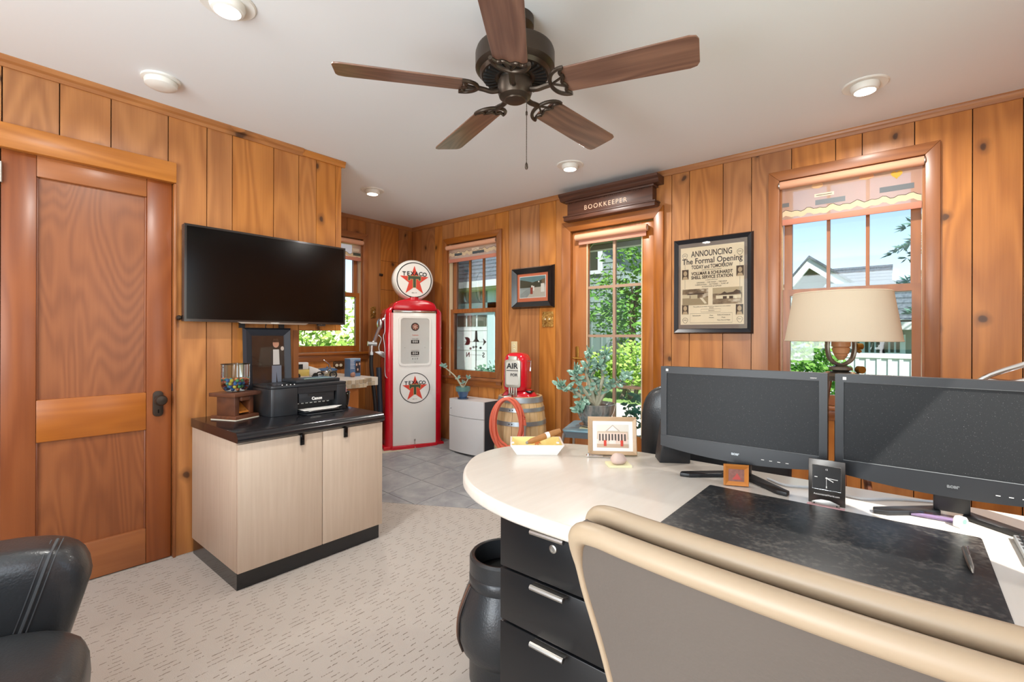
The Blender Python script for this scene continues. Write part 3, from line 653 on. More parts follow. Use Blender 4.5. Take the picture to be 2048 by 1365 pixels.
PZ = 0.093
pump = thing('petrol_pump', 'red and white vintage petrol pump with round white globe in the corner', 'petrol pump', (2.985, 3.735, PZ), math.radians(-24))
PW, PD, PH = 0.565, 0.27, 1.405
m_slab = plain('rough cream mortar', 'CFC3AC', 0.95, var=0.15, bump=0.8, bscale=40, bdist=0.006)
MB().box(-0.335, -0.03, -0.045, 0.335, 0.30, 0.0).build('mortar_slab', m_slab, pump, bevel=0.004)
MB().prism([(-PW/2-0.02, -0.005), (-0.24, -0.005), (-0.22, -0.022), (0.22, -0.022), (0.24, -0.005), (PW/2+0.02, -0.005), (PW/2+0.02, PD), (-PW/2-0.02, PD)], 0.0, 0.035).build('base', m_red, pump, bevel=0.006)
FW = 0.43
for s in (-1, 1):
    pf = []
    for i in range(9):
        a = math.radians(90*i/8); pf.append((s*(PW/2-0.055+0.055*math.sin(a)), 0.035-0.035*math.cos(a)))
    pf += [(s*PW/2, PD), (s*(FW/2-0.004), PD), (s*(FW/2-0.004), 0.0)]
    m = MB(); m.prism(pf, 0.035, PH-0.07)
    m.build('side_column', m_red, pump, smooth=50)
    top = MB()
    def dome(u, v, s=s):
        a = math.radians(90*v); base = pf[int(round(u*(len(pf)-1)))]
        x = base[0]; xx = s*(FW/2-0.02)+(x-s*(FW/2-0.02))*math.cos(a); return (xx, base[1]+(0.02)*math.sin(a)*(1 if base[1] < 0.1 else -1), PH-0.07+0.065*math.sin(a))
    top.grid(dome, len(pf), 7); top.build('column_cap', m_red, pump, smooth=60)
MB().box(-FW/2+0.003, 0.012, 0.036, FW/2-0.003, PD-0.01, PH-0.06).build('chassis', m_red, pump, smooth=0)
fp = MB().box(-FW/2, -0.008, 0.036, FW/2, 0.012, PH-0.065).build('front_panel', m_cream, pump, bevel=0.004)
MB().box(-FW/2, -0.014, PH-0.065, FW/2, 0.02, PH-0.045).build('chrome_band', m_chrome, pump, bevel=0.003)
hd = MB()
hd.prism([(-FW/2-0.003, PH-0.045), (FW/2+0.003, PH-0.045), (FW/2+0.003, PH+0.0), (FW/2-0.02, PH+0.035), (FW/2-0.07, PH+0.055), (0.1, PH+0.064), (-0.1, PH+0.064), (-FW/2+0.07, PH+0.055), (-FW/2+0.02, PH+0.035), (-FW/2-0.003, PH)], -0.014, PD-0.01, 'y')
hd.build('hood', m_red, pump, bevel=0.02, seg=4)
z0, z1 = PH-0.59, PH-0.10
fr = MB(); o_ = rrect(0.325, z1-z0, 0.04, 6, 0, (z0+z1)/2); i_ = rrect(0.285, z1-z0-0.04, 0.028, 6, 0, (z0+z1)/2); n = len(o_)
fr.add([(x, -0.016, z) for x, z in o_]+[(x, -0.016, z) for x, z in i_]+[(x, -0.006, z) for x, z in o_]+[(x, -0.006, z) for x, z in i_],
       [(i, (i+1) % n, n+(i+1) % n, n+i) for i in range(n)]+[(i, (i+1) % n, 2*n+(i+1) % n, 2*n+i) for i in range(n)]+[(n+i, n+(i+1) % n, 3*n+(i+1) % n, 3*n+i) for i in range(n)])
fr.build('dial_bezel', m_cream, pump)
m_dial = plain('pale grey dial', 'D5D4CF', 0.5)
dl = MB().prism(rrect(0.287, z1-z0-0.038, 0.03, 6, 0, (z0+z1)/2), -0.0095, -0.0082, 'y').build('dial_face', m_dial, pump, smooth=0)
MB().prism(rrect(0.285, z1-z0-0.04, 0.028, 6, 0, (z0+z1)/2), -0.0142, -0.0137, 'y').build('dial_glass', m_picglass, pump, smooth=0)
zt = z1-0.105
MB().lathe([(0.040, 0), (0.040, 0.003), (0.033, 0.0035)], 28).build('sight_ring', m_dash, pump, (0, -0.0098, zt), (PI/2, 0, 0))
MB().lathe([(0.031, 0), (0.031, 0.004), (0.0, 0.0045)], 24).build('sight_glass', plain('rust red sight', '8A4A3C', 0.3, var=0.4, vscale=60), pump, (0, -0.0099, zt), (PI/2, 0, 0))
for a in range(3): MB().box(-0.026, -0.0005, -0.004, 0.026, 0.0, 0.004).build('spinner', plain('spinner %d' % a, 'C9A18E', 0.4), pump, (0, -0.0146, zt), (0, PI/3*a+0.4, 0), smooth=0)
def counter(zc_, s, w=0.08, hgt=0.034):
    MB().box(-w/2, -0.0115, zc_-hgt/2, w/2, -0.0096, zc_+hgt/2).build('counter_window', m_dash, pump, smooth=0)
    for i, chh in enumerate(s): text(chh, 0.030, m_paper, pump, ((i-(len(s)-1)/2)*0.019, -0.0121, zc_), bold=0.0005)
text('Tokheim', 0.018, m_redp, pump, (0, -0.0103, zt-0.083), shear=0.2)
counter(zt-0.148, '000'); counter(zt-0.262, '004')
text('TOTAL SALE', 0.011, m_dash, pump, (0, -0.0103, zt-0.12)); text('THIS SALE GALLONS', 0.009, m_dash, pump, (0, -0.0103, zt-0.236))
text('PRICE PER GALLON', 0.009, m_dash, pump, (0, -0.0103, zt-0.292)); text('6  2  0', 0.022, m_dash, pump, (0, -0.0103, zt-0.316))
for x, z in ((-0.1, zt-0.205), (0.1, zt-0.205), (0, z0+0.035)): MB().sph((x, -0.0105, z), 0.004, 8, 6).build('screw', m_steel, pump)
emblem(pump, (0.0, 0.595), 0.148, -0.0085, 'lower')
MB().box(-0.008, -0.012, 0.07, 0.008, -0.008, 0.09).tube([(0, -0.012, 0.07), (0, -0.014, 0.03), (0, -0.03, -0.005)], 0.003, 6).build('latch', m_steel, pump)
# globe
GZ = PH+0.262; GR = 0.205
MB().lathe([(0.085, 0), (0.085, 0.03), (0.075, 0.034), (0.075, 0.05)], 24).build('globe_collar', m_red, pump, (0, 0.10, PH+0.06))
MB().lathe([(0.07, 0), (0.075, 0.006), (0.055, 0.014)], 24).build('globe_neck', m_cream, pump, (0, 0.10, PH+0.105))
gm = MB(); prof = [(0.001, -0.075), (GR*0.90, -0.072), (GR*0.97, -0.055), (GR, -0.03), (GR, 0.03), (GR*0.97, 0.055), (GR*0.90, 0.072), (0.001, 0.075)]
gm.lathe(prof, 48); gm.build('globe', plain('milk glass', 'F4F3EE', 0.15, coat=0.5), pump, (0, 0.10, GZ+0.0), (PI/2, 0, 0), smooth=40)
emblem(pump, (0.0, GZ), GR*0.84, 0.0245, 'globe')
# nozzle, hook and hose on the left side
al = plain('cast aluminium', 'C4C6C8', 0.28, metal=1)
lx = -PW/2
nz = MB(); nz.tube(smooth_path([(lx+0.02, 0.10, 1.29), (lx-0.02, 0.09, 1.25), (lx-0.06, 0.08, 1.15), (lx-0.095, 0.07, 1.06), (lx-0.115, 0.065, 1.04)], 6), 0.017, 10)
nz.cyl((lx-0.16, 0.065, 1.035), (lx-0.075, 0.065, 1.03), 0.024, n=12); nz.cyl((lx-0.12, 0.065, 1.03), (lx-0.125, 0.065, 0.93), 0.018, n=12).cyl((lx-0.125, 0.065, 0.955), (lx-0.125, 0.065, 0.925), 0.025, n=6)
nz.sph((lx-0.035, 0.10, 1.225), (0.035, 0.045, 0.06), 14, 10)
nz.build('nozzle', al, pump)
MB().tube(smooth_path([(lx-0.06, 0.07, 1.12), (lx-0.03, 0.07, 1.08), (lx-0.055, 0.07, 1.0), (lx-0.04, 0.07, 0.94)], 5), 0.005, 6).build('trigger', al, pump)
MB().prism([(lx-0.1, 0.955), (lx-0.02, 0.90), (lx+0.005, 0.89), (lx+0.005, 0.95), (lx-0.05, 0.965)], 0.05, 0.09, 'y').build('nozzle_hook', al, pump, bevel=0.006)
m_rub = plain('black rubber', '1E2022', 0.5)
MB().tube(smooth_path([(lx-0.125, 0.065, 0.93), (lx-0.125, 0.065, 0.8), (lx-0.105, 0.06, 0.62), (lx-0.085, 0.06, 0.4), (lx-0.08, 0.07, 0.2), (lx-0.07, 0.08, 0.06), (lx-0.04, 0.10, 0.03)], 6), 0.019, 10).build('hose', m_rub, pump)
MB().tube(smooth_path([(lx-0.05, 0.09, 0.80), (lx-0.045, 0.085, 0.6), (lx-0.035, 0.08, 0.3), (lx-0.05, 0.09, 0.05)], 6), 0.026, 10).build('hose', plain('blue black rubber', '2A3440', 0.4), pump)
MB().tube(smooth_path([(lx+0.015, 0.03, 1.32), (lx-0.004, 0.03, 1.3), (lx-0.004, 0.03, 1.16), (lx-0.02, 0.02, 1.10), (lx-0.008, 0.01, 0.98), (lx-0.006, 0.01, 0.75), (lx+0.012, 0.0, 0.70)], 6), 0.005, 6).build('wire', al, pump)
MB().cyl((PW/2, 0.12, 0.985), (PW/2+0.03, 0.12, 0.985), 0.008).build('side_bolt', m_steel, pump)

# ------------------------------------------------------------------ air purifier with succulent
pz = fz(3.2, 3.22)
pu = thing('air_purifier', 'white air purifier with curved front and dark sides under the window', 'air purifier', (3.15, at(898.7, 850, X=3.15).y, pz), -PI/2)
m_pur = plain('pale grey enamel', 'DCDCDC', 0.35); m_purd = plain('charcoal plastic', '3A3E44', 0.5)
pw, ph = at(898.7, 850, X=3.15).y-at(967.3, 850, X=3.15).y, 0.51
MB().box(0.0, 0.012, 0.006, pw, 0.225, ph-0.004).build('body', m_purd, pu, bevel=0.003)
def bow(z0, z1):
    t = MB(); n = 12; vs = []
    for j, z in enumerate((z0, z1)):
        for i in range(n+1): u = i/n; vs.append((u*pw, -0.028*4*u*(1-u), z))
    for j, z in enumerate((z0, z1)):
        for i in range(n+1): u = i/n; vs.append((u*pw, 0.012, z))
    m_ = n+1
    fs = [(i, i+1, m_+i+1, m_+i) for i in range(n)]+[(2*m_+i, 2*m_+i+1, i+1, i) for i in range(n)]+[(m_+i, m_+i+1, 3*m_+i+1, 3*m_+i) for i in range(n)]+[(0, m_, 3*m_, 2*m_), (n, 2*m_+n, 3*m_+n, m_+n)]
    return t.add(vs, fs)
bow(0.012, 0.345).build('front_panel', m_pur, pu); bow(0.349, ph).build('front_panel', m_pur, pu)
MB().box(0, 0.0125, ph-0.0035, pw, 0.225, ph).build('top_plate', m_pur, pu, smooth=0)
MB().cyl((0.045, -0.020, 0.42), (0.045, -0.026, 0.42), 0.004, n=10).build('indicator', m_purd, pu)
succ_leaf = None
def leaf_blob(mb, c, d, L, wd, th):
    d = Vector(d).normalized(); s = d.orthogonal().normalized(); n = d.cross(s); vs = []
    rings = [(0.0, 0.15), (0.3, 0.8), (0.65, 1.0), (0.9, 0.6), (1.0, 0.1)]
    for t, wv in rings:
        for q in range(6): a = 2*PI*q/6; vs.append(Vector(c)+d*(L*t)+s*(wd*wv*math.cos(a))+n*(th*wv*math.sin(a)))
    fs = [(i*6+q, i*6+(q+1) % 6, (i+1)*6+(q+1) % 6, (i+1)*6+q) for i in range(4) for q in range(6)]+[tuple(range(5, -1, -1)), tuple(range(24, 30))]
    mb.add(vs, fs)
m_succ = plain('succulent leaf', '86A89C', 0.35, var=0.25, vscale=30); m_jade = plain('jade leaf', '7FA592', 0.28, var=0.35, vscale=20, coat=0.3)
m_stem = plain('fleshy stem', 'A9A78F', 0.6, var=0.2); m_soil = plain('dark soil', '4A3A2E', 0.95, var=0.3, vscale=60)
sp_ = at(926, 795, X=3.19)
su = thing('succulent_plant', 'leggy succulent with long leaning stem in blue glazed pot on the purifier', 'potted plant', (sp_.x, sp_.y, pz+ph+0.0005))
MB().lathe([(0.045, 0), (0.052, 0.004), (0.052, 0.012), (0.04, 0.012)], 24).build('saucer', plain('navy glaze', '2F4560', 0.2, coat=0.5), su)
MB().lathe([(0.036, 0.0125), (0.057, 0.07), (0.060, 0.075)], 24, cap=False).lathe([(0.036, 0.0125), (0.001, 0.0126)], 24, cap=False).build('pot', plain('blue glaze', '3E5E84', 0.2, coat=0.5, var=0.2), su)
MB().lathe([(0.060, 0.074), (0.069, 0.076), (0.072, 0.118), (0.064, 0.118), (0.06, 0.10), (0.001, 0.10)], 24, cap=False).build('pot_rim', plain('teal glaze', '5D8580', 0.25, coat=0.4, var=0.3), su)
r0 = -CR0   # leans to the left in the picture
st = smooth_path([(0, 0, 0.1), tuple(r0*0.035+Vector((0, 0, 0.155))), tuple(r0*0.08+Vector((0, 0, 0.22))), tuple(r0*0.13+Vector((0, 0, 0.265))), tuple(r0*0.185+Vector((0, 0, 0.31)))], 5)
MB().tube(st, [0.008-0.003*i/len(st) for i in range(len(st))], 8).build('stem', m_stem, su)
lm = MB(); tip = st[-1]
for i in range(22):
    a = random.uniform(0, 2*PI); e = random.uniform(-0.2, 1.2); leaf_blob(lm, tip, (math.cos(a)*math.cos(e), math.sin(a)*math.cos(e), math.sin(e)), random.uniform(0.03, 0.05), 0.011, 0.005)
for (q, nn_) in ((0.05, 8), (0.0, 8), (-0.05, 9)):
    p = r0*q+Vector((0, 0, 0.15+abs(q)*0.9))
    MB().tube([(0, 0, 0.1), tuple(p)], 0.005, 6).build('stem', m_stem, su)
    for i in range(nn_):
        a = random.uniform(0, 2*PI); e = random.uniform(-0.1, 1.2); leaf_blob(lm, p, (math.cos(a)*math.cos(e), math.sin(a)*math.cos(e), math.sin(e)), random.uniform(0.028, 0.045), 0.010, 0.005)
lm.build('foliage', m_succ, su)

# ------------------------------------------------------------------ barrel, air meter and hose
bz = fz(3.08, 2.47); BC = (3.07, 2.46)
ba = thing('oak_barrel', 'small oak barrel with galvanised hoops beside the garden door', 'barrel', (BC[0], BC[1], bz))
BH = 0.66
def brad(z): t = (z/BH-0.45)/0.55; return 0.218-0.040*t*t
ns = 18
for i in range(ns):
    a0, a1 = 2*PI*i/ns+0.006, 2*PI*(i+1)/ns-0.006; s = MB(); zs = [BH*j/6 for j in range(7)]; vs = []
    for z in zs:
        for a in (a0, (a0+a1)/2, a1): vs.append((brad(z)*math.cos(a), brad(z)*math.sin(a), z))
        for a in (a1, a0): vs.append(((brad(z)-0.018)*math.cos(a), (brad(z)-0.018)*math.sin(a), z))
    fs = [(j*5+q, j*5+(q+1) % 5, (j+1)*5+(q+1) % 5, (j+1)*5+q) for j in range(6) for q in range(5)]+[(0, 1, 2, 3, 4), (34, 33, 32, 31, 30)]
    s.add(vs, fs).build('stave', m_stave, ba, smooth=20)
MB().lathe([(0.001, BH-0.03), (brad(BH)-0.017, BH-0.03), (brad(BH)-0.017, BH-0.05), (0.001, BH-0.05)], 32, cap=False).build('barrel_head', m_stave, ba, smooth=0)
m_galv = plain('galvanised hoop', 'A9B2B6', 0.4, metal=0.8, var=0.1)
for z, hh in ((BH-0.045, 0.042), (BH-0.115, 0.03), (BH-0.225, 0.034), (0.2, 0.034), (0.09, 0.03), (0.012, 0.042)):
    hp = MB().lathe([(brad(z)+0.0005, z), (brad(z)+0.003, z), (brad(z+hh)+0.003, z+hh), (brad(z+hh)+0.0005, z+hh)], 40, cap=False).build('hoop', m_galv, ba, smooth=30)
    aa = math.atan2(-CF.y, -CF.x)-0.45
    for q in (0, 0.11): MB().sph(((brad(z)+0.003)*math.cos(aa+q), (brad(z)+0.003)*math.sin(aa+q), z+hh/2), 0.005, 8, 6).build('rivet', m_dash, hp)
am = thing('air_meter', 'red vintage garage air meter standing on the barrel', 'air meter', (BC[0]-0.02, BC[1]+0.015, bz+BH-0.0295), YAW-PI/2+math.radians(-22))
# local x right, y away
MB().lathe([(0.15, 0), (0.15, 0.03), (0.13, 0.055), (0.11, 0.075), (0.10, 0.08)], 32, sy=0.8).build('foot', m_red, am, (0.015, 0.01, 0))
sec = MB(); hz = [(0.075, 0.90), (0.085, 0.97), (0.12, 1.0), (0.30, 0.96), (0.34, 0.90), (0.365, 0.78), (0.38, 0.55), (0.385, 0.2)]
pl_ = rrect(0.205, 0.215, 0.06, 6); vs = []; fs = []
for z, s_ in hz: vs += [(x*s_, y*s_, z) for x, y in pl_]
n = len(pl_)
for j in range(len(hz)-1): fs += [(j*n+i, j*n+(i+1) % n, (j+1)*n+(i+1) % n, (j+1)*n+i) for i in range(n)]
fs += [tuple(range(n))[::-1], tuple(range((len(hz)-1)*n, len(hz)*n))]
sec.add(vs, fs).build('housing', m_red, am, smooth=50)
m_alu = plain('pale cast face', 'B7B4A8', 0.4, metal=0.5)
fc = MB().prism(rrect(0.135, 0.225, 0.02, 4, 0, 0.215), -0.118, -0.095, 'y').prism(rrect(0.075, 0.045, 0.012, 4, 0, 0.335), -0.116, -0.095, 'y').build('face_frame', m_alu, am, bevel=0.004)
MB().prism(rrect(0.108, 0.185, 0.015, 4, 0, 0.218), -0.1205, -0.1182, 'y').build('face_plate', plain('face plate', 'CFCCC2', 0.4), am, smooth=0)
text('AIR', 0.062, m_dash, am, (0, -0.1213, 0.276), bold=0.0015); MB().box(-0.05, -0.1212, 0.238, 0.05, -0.1206, 0.243).build('rule', m_dash, am, smooth=0)
text('FOR', 0.032, m_dash, am, (0.015, -0.1213, 0.205), bold=0.0008)
for i in range(4): MB().box(-0.036+i*0.02, -0.112, 0.03, -0.024+i*0.02, -0.096, 0.103).build('grille_bar', m_alu, am, bevel=0.002)
cr = MB().tube([(0.095, -0.02, 0.315), (0.125, -0.02, 0.315), (0.125, -0.03, 0.30), (0.122, -0.035, 0.235)], [0.006, 0.006, 0.006, 0.011], 8).build('crank', m_chrome, am)
MB().box(0.05, -0.06, 0.055, 0.14, 0.02, 0.075).build('bracket', m_blackg, am, bevel=0.004)
MB().tube([(0, -0.09, 0.05), (-0.02, -0.15, 0.045)], 0.012, 8).build('hose_hook', m_steel, am)
# coiled hose hanging in front
m_hose = plain('salmon rubber hose', 'D9694E', 0.45)
hc = Vector((BC[0], BC[1], 0))-CF*0.245-CR0*0.105
hs = thing('air_hose', 'coiled salmon rubber air hose hanging in front of the barrel', 'hose', (hc.x, hc.y, bz+0.5), YAW-PI/2)
pts = []
for i in range(5*24+18):
    a = PI/2+2*PI*i/24; tn = i/24
    ax = 0.112+0.016*math.sin(tn*2.4+0.4); bot = (0.215, 0.235, 0.205, 0.228, 0.27, 0.22)[min(5, int(tn+0.5))]; hgt = (0.165+bot)/2
    pts.append((ax*math.cos(a)-0.012*math.sin(tn*2.1), -0.014-0.012*math.sin(tn*1.9)-0.004*tn, 0.165-hgt+hgt*math.sin(a)+0.006*math.sin(tn*3)))
pts += [(0.128, -0.045, 0.03), (0.136, -0.04, -0.04)]
MB().tube(smooth_path(pts, 2), 0.0105, 8).build('coil', m_hose, hs)
MB().tube([(0.136, -0.04, -0.04), (0.136, -0.04, -0.085), (0.134, -0.04, -0.14)], [0.013, 0.009, 0.007], 8).build('chuck', m_steel, hs)
MB().box(-0.03, -0.03, 0.155, 0.03, 0.03, 0.185).build('hanger', m_steel, hs, bevel=0.005)

# ------------------------------------------------------------------ things on the right wall; frame u = -Y, d into the wall
RW = -PI/2
def on_right(y, z, d=0.0): return (XR+d, y, z)
def frame_mesh(w, h, bw, d0, d1, inner=0.6):
    m = MB(); o = [(-w/2, -h/2), (w/2, -h/2), (w/2, h/2), (-w/2, h/2)]; i = [(x-math.copysign(bw, x), z-math.copysign(bw, z)) for x, z in o]
    vs = [(x, d0, z) for x, z in o]+[(x*0.985, d0-0.004, z*0.985) for x, z in o]+[(x, d0+(d1-d0)*inner*0+0.004, z) for x, z in i]+[(x, d1, z) for x, z in i]+[(x, d1, z) for x, z in o]
    vs = [(x, d1, z) for x, z in o]+[(x, d0, z) for x, z in [(x-math.copysign(bw*0.25, x), z-math.copysign(bw*0.25, z)) for x, z in o]]+[(x, d0+(d1-d0)*inner, z) for x, z in i]+[(x, d1, z) for x, z in i]
    fs = []
    for L in range(3): fs += [(L*4+q, L*4+(q+1) % 4, L*4+4+(q+1) % 4, L*4+4+q) for q in range(4)]
    return m.add(vs, fs)
# announcement poster
py_, pzc = (1.291+0.763)/2, (1.223+1.898)/2; pw_, ph_ = 0.528, 0.675
po = thing('framed_poster', 'black framed sepia service station opening announcement poster', 'poster', on_right(py_, pzc), RW)
frame_mesh(pw_, ph_, 0.036, -0.026, -0.001).build('frame', plain('navy black frame', '14161E', 0.3), po, smooth=0)
MB().box(-pw_/2+0.03, -0.008, -ph_/2+0.03, pw_/2-0.03, -0.001, ph_/2-0.03).build('mat_board', plain('taupe mat', '82756B', 0.7), po, smooth=0)
ax0, ax1, az0, az1 = -0.213, 0.208, -0.273, 0.273
MB().box(ax0, -0.0092, az0, ax1, -0.0082, az1).build('sheet', plain('aged paper', 'EEDDBE', 0.7, var=0.06), po, smooth=0)
m_ink = plain('sepia ink', '3A2C20', 0.7); pd = -0.0098
for s_, sz, x, z, fw in (('ANNOUNCING', 0.058, -0.002, 0.222, 0.272), ('The Formal Opening', 0.056, -0.002, 0.172, 0.40), ('TODAY and TOMORROW', 0.036, 0.0, 0.130, 0.275), ('to the most courteous automobile owners of Milwaukee', 0.009, 0, 0.108, 0.13), ('VOLLMAR & SCHUHARDT', 0.031, 0.0, 0.085, 0.275), ('SHELL SERVICE STATION', 0.031, 0.0, 0.057, 0.275),
                       ('a complete service at your', 0.009, 0, 0.037, 0.08), ('GREASING  -  CAR WASH  -  TIRE SHOP', 0.013, 0, 0.020, 0.20), ('LUBRICATION  -  BATTERIES  -  TUNE UP', 0.013, 0, 0.005, 0.22), ('ACCESSORIES & SUPPLIES', 0.012, 0, -0.009, 0.13), ('The public is cordially invited to inspect our new station', 0.0095, 0, -0.148, 0.25), ('today and tomorrow', 0.008, 0, -0.158, 0.03)):
    text(s_, sz, m_ink, po, (x, pd, z), fit=fw, extrude=0.0003, bold=0.0009 if sz > 0.02 else 0.0)
def photo(name, parent, x0, x1, z0, z1, d, c1, c2, sc, seed=0, c3='F0E4CC'):
    k = N(name); co = k.objco(); nn = k.noise(k.scale(co, 1, 1, 1.6), sc, 4, 0.6); sp = k.n('SeparateXYZ'); k.set(sp.inputs[0], co)
    c = k.ramp(nn, [(0.35, col(c1)), (0.52, col(c2)), (0.68, col(c3))]); m = k.end(k.bsdf(c, 0.6))
    return MB().box(x0, d, z0, x1, d+0.0005, z1).build('printed_photo', m, parent, smooth=0)
def shapes(parent, d, lst, pre):
    for i, (h, poly) in enumerate(lst): MB().prism(poly, d-0.0004-0.00008*i, d+0.0002, 'y').build('printed_shape', plain(pre+str(i), h, 0.6), parent, smooth=0)
def R4(x0, z0, x1, z1): return [(x0, z0), (x1, z0), (x1, z1), (x0, z1)]
photo('sepia interior', po, -0.2, -0.022, -0.135, -0.022, pd, '5C4A36', '8A7457', 14)
shapes(po, pd, [('A3906F', R4(-0.2, -0.135, -0.022, -0.085)), ('D6C6A4', R4(-0.2, -0.085, -0.15, -0.06)), ('C9BA98', R4(-0.14, -0.09, -0.095, -0.062)), ('4B3B2A', R4(-0.165, -0.062, -0.05, -0.052)), ('E6D9BB', [(-0.08, -0.085), (-0.06, -0.085), (-0.03, -0.125), (-0.045, -0.128)])], 'interior ')
photo('sepia station', po, 0.008, 0.197, -0.135, -0.022, pd, '6E5B44', '9C876A', 10)
shapes(po, pd, [('B8A684', R4(0.008, -0.022-0.04, 0.197, -0.022)), ('E3D6B6', R4(0.03, -0.098, 0.19, -0.075)), ('4E3E2D', [(0.03, -0.075), (0.19, -0.068), (0.185, -0.05), (0.16, -0.04), (0.14, -0.055), (0.1, -0.06), (0.085, -0.05), (0.06, -0.066)]), ('463728', R4(0.075, -0.1, 0.10, -0.082)), ('463728', R4(0.115, -0.1, 0.14, -0.082)), ('F0E5C9', R4(0.15, -0.1, 0.165, -0.08))], 'station ')
for x, z in ((-0.18, 0.083), (0.183, 0.083), (-0.18, -0.165), (0.18, -0.175)):
    MB().box(x-0.023, pd, z-0.035, x+0.023, pd+0.0004, z+0.035).build('printed_photo', plain('portrait ground', '4A3A2B', 0.6, var=0.4, vscale=40), po, smooth=0)
    MB().prism([(x+0.013*math.cos(2*PI*i/16), z+0.008+0.018*math.sin(2*PI*i/16)) for i in range(16)], pd-0.0004, pd, 'y').prism([(x-0.02, z-0.035), (x+0.02, z-0.035), (x+0.012, z-0.014), (x-0.012, z-0.014)], pd-0.0003, pd, 'y').build('printed_portrait', plain('portrait tone', 'BDA582', 0.6), po, smooth=0)
for x, z in ((-0.183, 0.218), (0.182, 0.213), (-0.18, -0.24), (0.182, -0.238)):
    MB().tube([(x+0.018*math.cos(a), pd, z+0.016*math.sin(a)-0.006*(math.sin(a) < -0.8)) for a in [2*PI*i/18 for i in range(18)]], 0.001, 5, True).build('shell_mark', m_ink, po); text('SHELL', 0.009, m_ink, po, (x, pd, z))
for x, z0_, z1_ in ((-0.182, 0.12, 0.2), (0.182, 0.12, 0.195), (-0.182, -0.02, 0.045), (0.182, -0.02, 0.045)): MB().box(x-0.0006, pd-0.0002, z0_, x+0.0006, pd+0.0003, z1_).build('printed_line', m_ink, po, smooth=0)
for x0, z0_, x1, z1_ in ((-0.07, -0.185, 0.06, -0.166), (-0.145, -0.26, 0.135, -0.195)):
    MB().tube([(x0, pd, z0_), (x1, pd, z0_), (x1, pd, z1_), (x0, pd, z1_)], 0.0006, 4, True).build('printed_line', m_ink, po)
for s_, x, z in (('Souvenirs', 0, -0.176), ('Refreshments', -0.1, -0.21), ('Music', 0.0, -0.21), ('Vollmar & Schuhardt', 0.08, -0.208), ('Hostess', 0.0, -0.225), ('Props.', 0.08, -0.225), ('Open Day and Night', 0.08, -0.243)): text(s_, 0.010, m_ink, po, (x, pd, z))
MB().box(-pw_/2+0.034, -0.0145, -ph_/2+0.034, pw_/2-0.034, -0.0138, ph_/2-0.034).build('glazing', m_picglass, po, smooth=0)
# small picture with orange mat
sp1 = thing('framed_picture', 'wide black frame with orange mat around a roadside photograph', 'picture', on_right(2.575, 1.642), RW)
frame_mesh(0.472, 0.378, 0.062, -0.042, -0.001, 0.55).build('frame', plain('black moulding', '131517', 0.22, coat=0.4), sp1, smooth=0)
MB().box(-0.185, -0.012, -0.138, 0.185, -0.002, 0.138).build('mat_board', plain('orange mat', 'DE7F5B', 0.7), sp1, smooth=0)
MB().box(-0.148, -0.0135, -0.094, 0.148, -0.012, 0.104).build('inner_mat', m_paper, sp1, smooth=0)
pp = MB().box(-0.142, -0.0142, -0.088, 0.142, -0.0136, 0.098).build('photograph', plain('road photo ground', '9CA7A4', 0.5, var=0.25, vscale=20), sp1, smooth=0)
shapes(sp1, -0.0146, [('6E9396', R4(-0.142, 0.05, 0.142, 0.098)), ('4C4F3E', [(-0.142, -0.0), (0.08, 0.0), (0.142, 0.02), (0.142, 0.075), (0.09, 0.06), (0.0, 0.045), (-0.06, 0.06), (-0.142, 0.075)]), ('A9B4B0', [(-0.142, -0.06), (-0.05, -0.01), (-0.01, -0.005), (-0.142, -0.02)]), ('C9C3B4', [(-0.06, -0.088), (0.142, -0.088), (0.142, -0.0), (0.03, 0.0)]), ('E8E6DC', R4(0.095, -0.045, 0.135, 0.03)), ('7C6A52', R4(0.105, 0.03, 0.14, 0.07)), ('A34B3C', R4(-0.022, -0.06, 0.005, 0.0)), ('F0E6DA', R4(-0.012, -0.0, 0.004, 0.018)), ('F2EDE4', R4(0.006, -0.03, 0.022, 0.012)), ('F6F2E8', R4(0.066, 0.042, 0.078, 0.054))], 'road ')
MB().box(-0.18, -0.0172, -0.135, 0.18, -0.0166, 0.135).build('glazing', m_picglass, sp1, smooth=0)
# ornate brass plates and sockets
def plate(name, label, cat, loc, rz, w, h, toggles):
    t = thing(name, label, cat, loc, rz); k = N('embossed '+label[:20]); nn = k.noise(k.objco(), 55, 3, 0.6, 1.5)
    m = k.end(k.bsdf(k.ramp(nn, [(0.4, col('8A5C24')), (0.55, col('C89B4E')), (0.7, col('E4C58A'))]), 0.35, metal=0.7, bump=nn, bstr=0.9, bdist=0.008))
    MB().prism(rrect(w, h, 0.006, 3), -0.007, -0.0005, 'y').build('cover_plate', m, t, bevel=0.002)
    for x in toggles: MB().box(x-0.004, -0.016, -0.006, x+0.004, -0.006, 0.008).build('toggle', plain('ivory toggle', 'E9DDBE', 0.4), t, bevel=0.001)
    return t
q = at(1096, 639, X=XR); plate('switch_plate', 'embossed gold double switch plate below the small picture', 'light switch', on_right(q.y, q.z), RW, 0.118, 0.135, (-0.022, 0.022))
q = at(746, 625, Y=YB); plate('switch_plate', 'embossed gold switch plate beside the pump globe on the nook wall', 'light switch', (q.x, YB, q.z), 0, 0.062, 0.118, (0,))
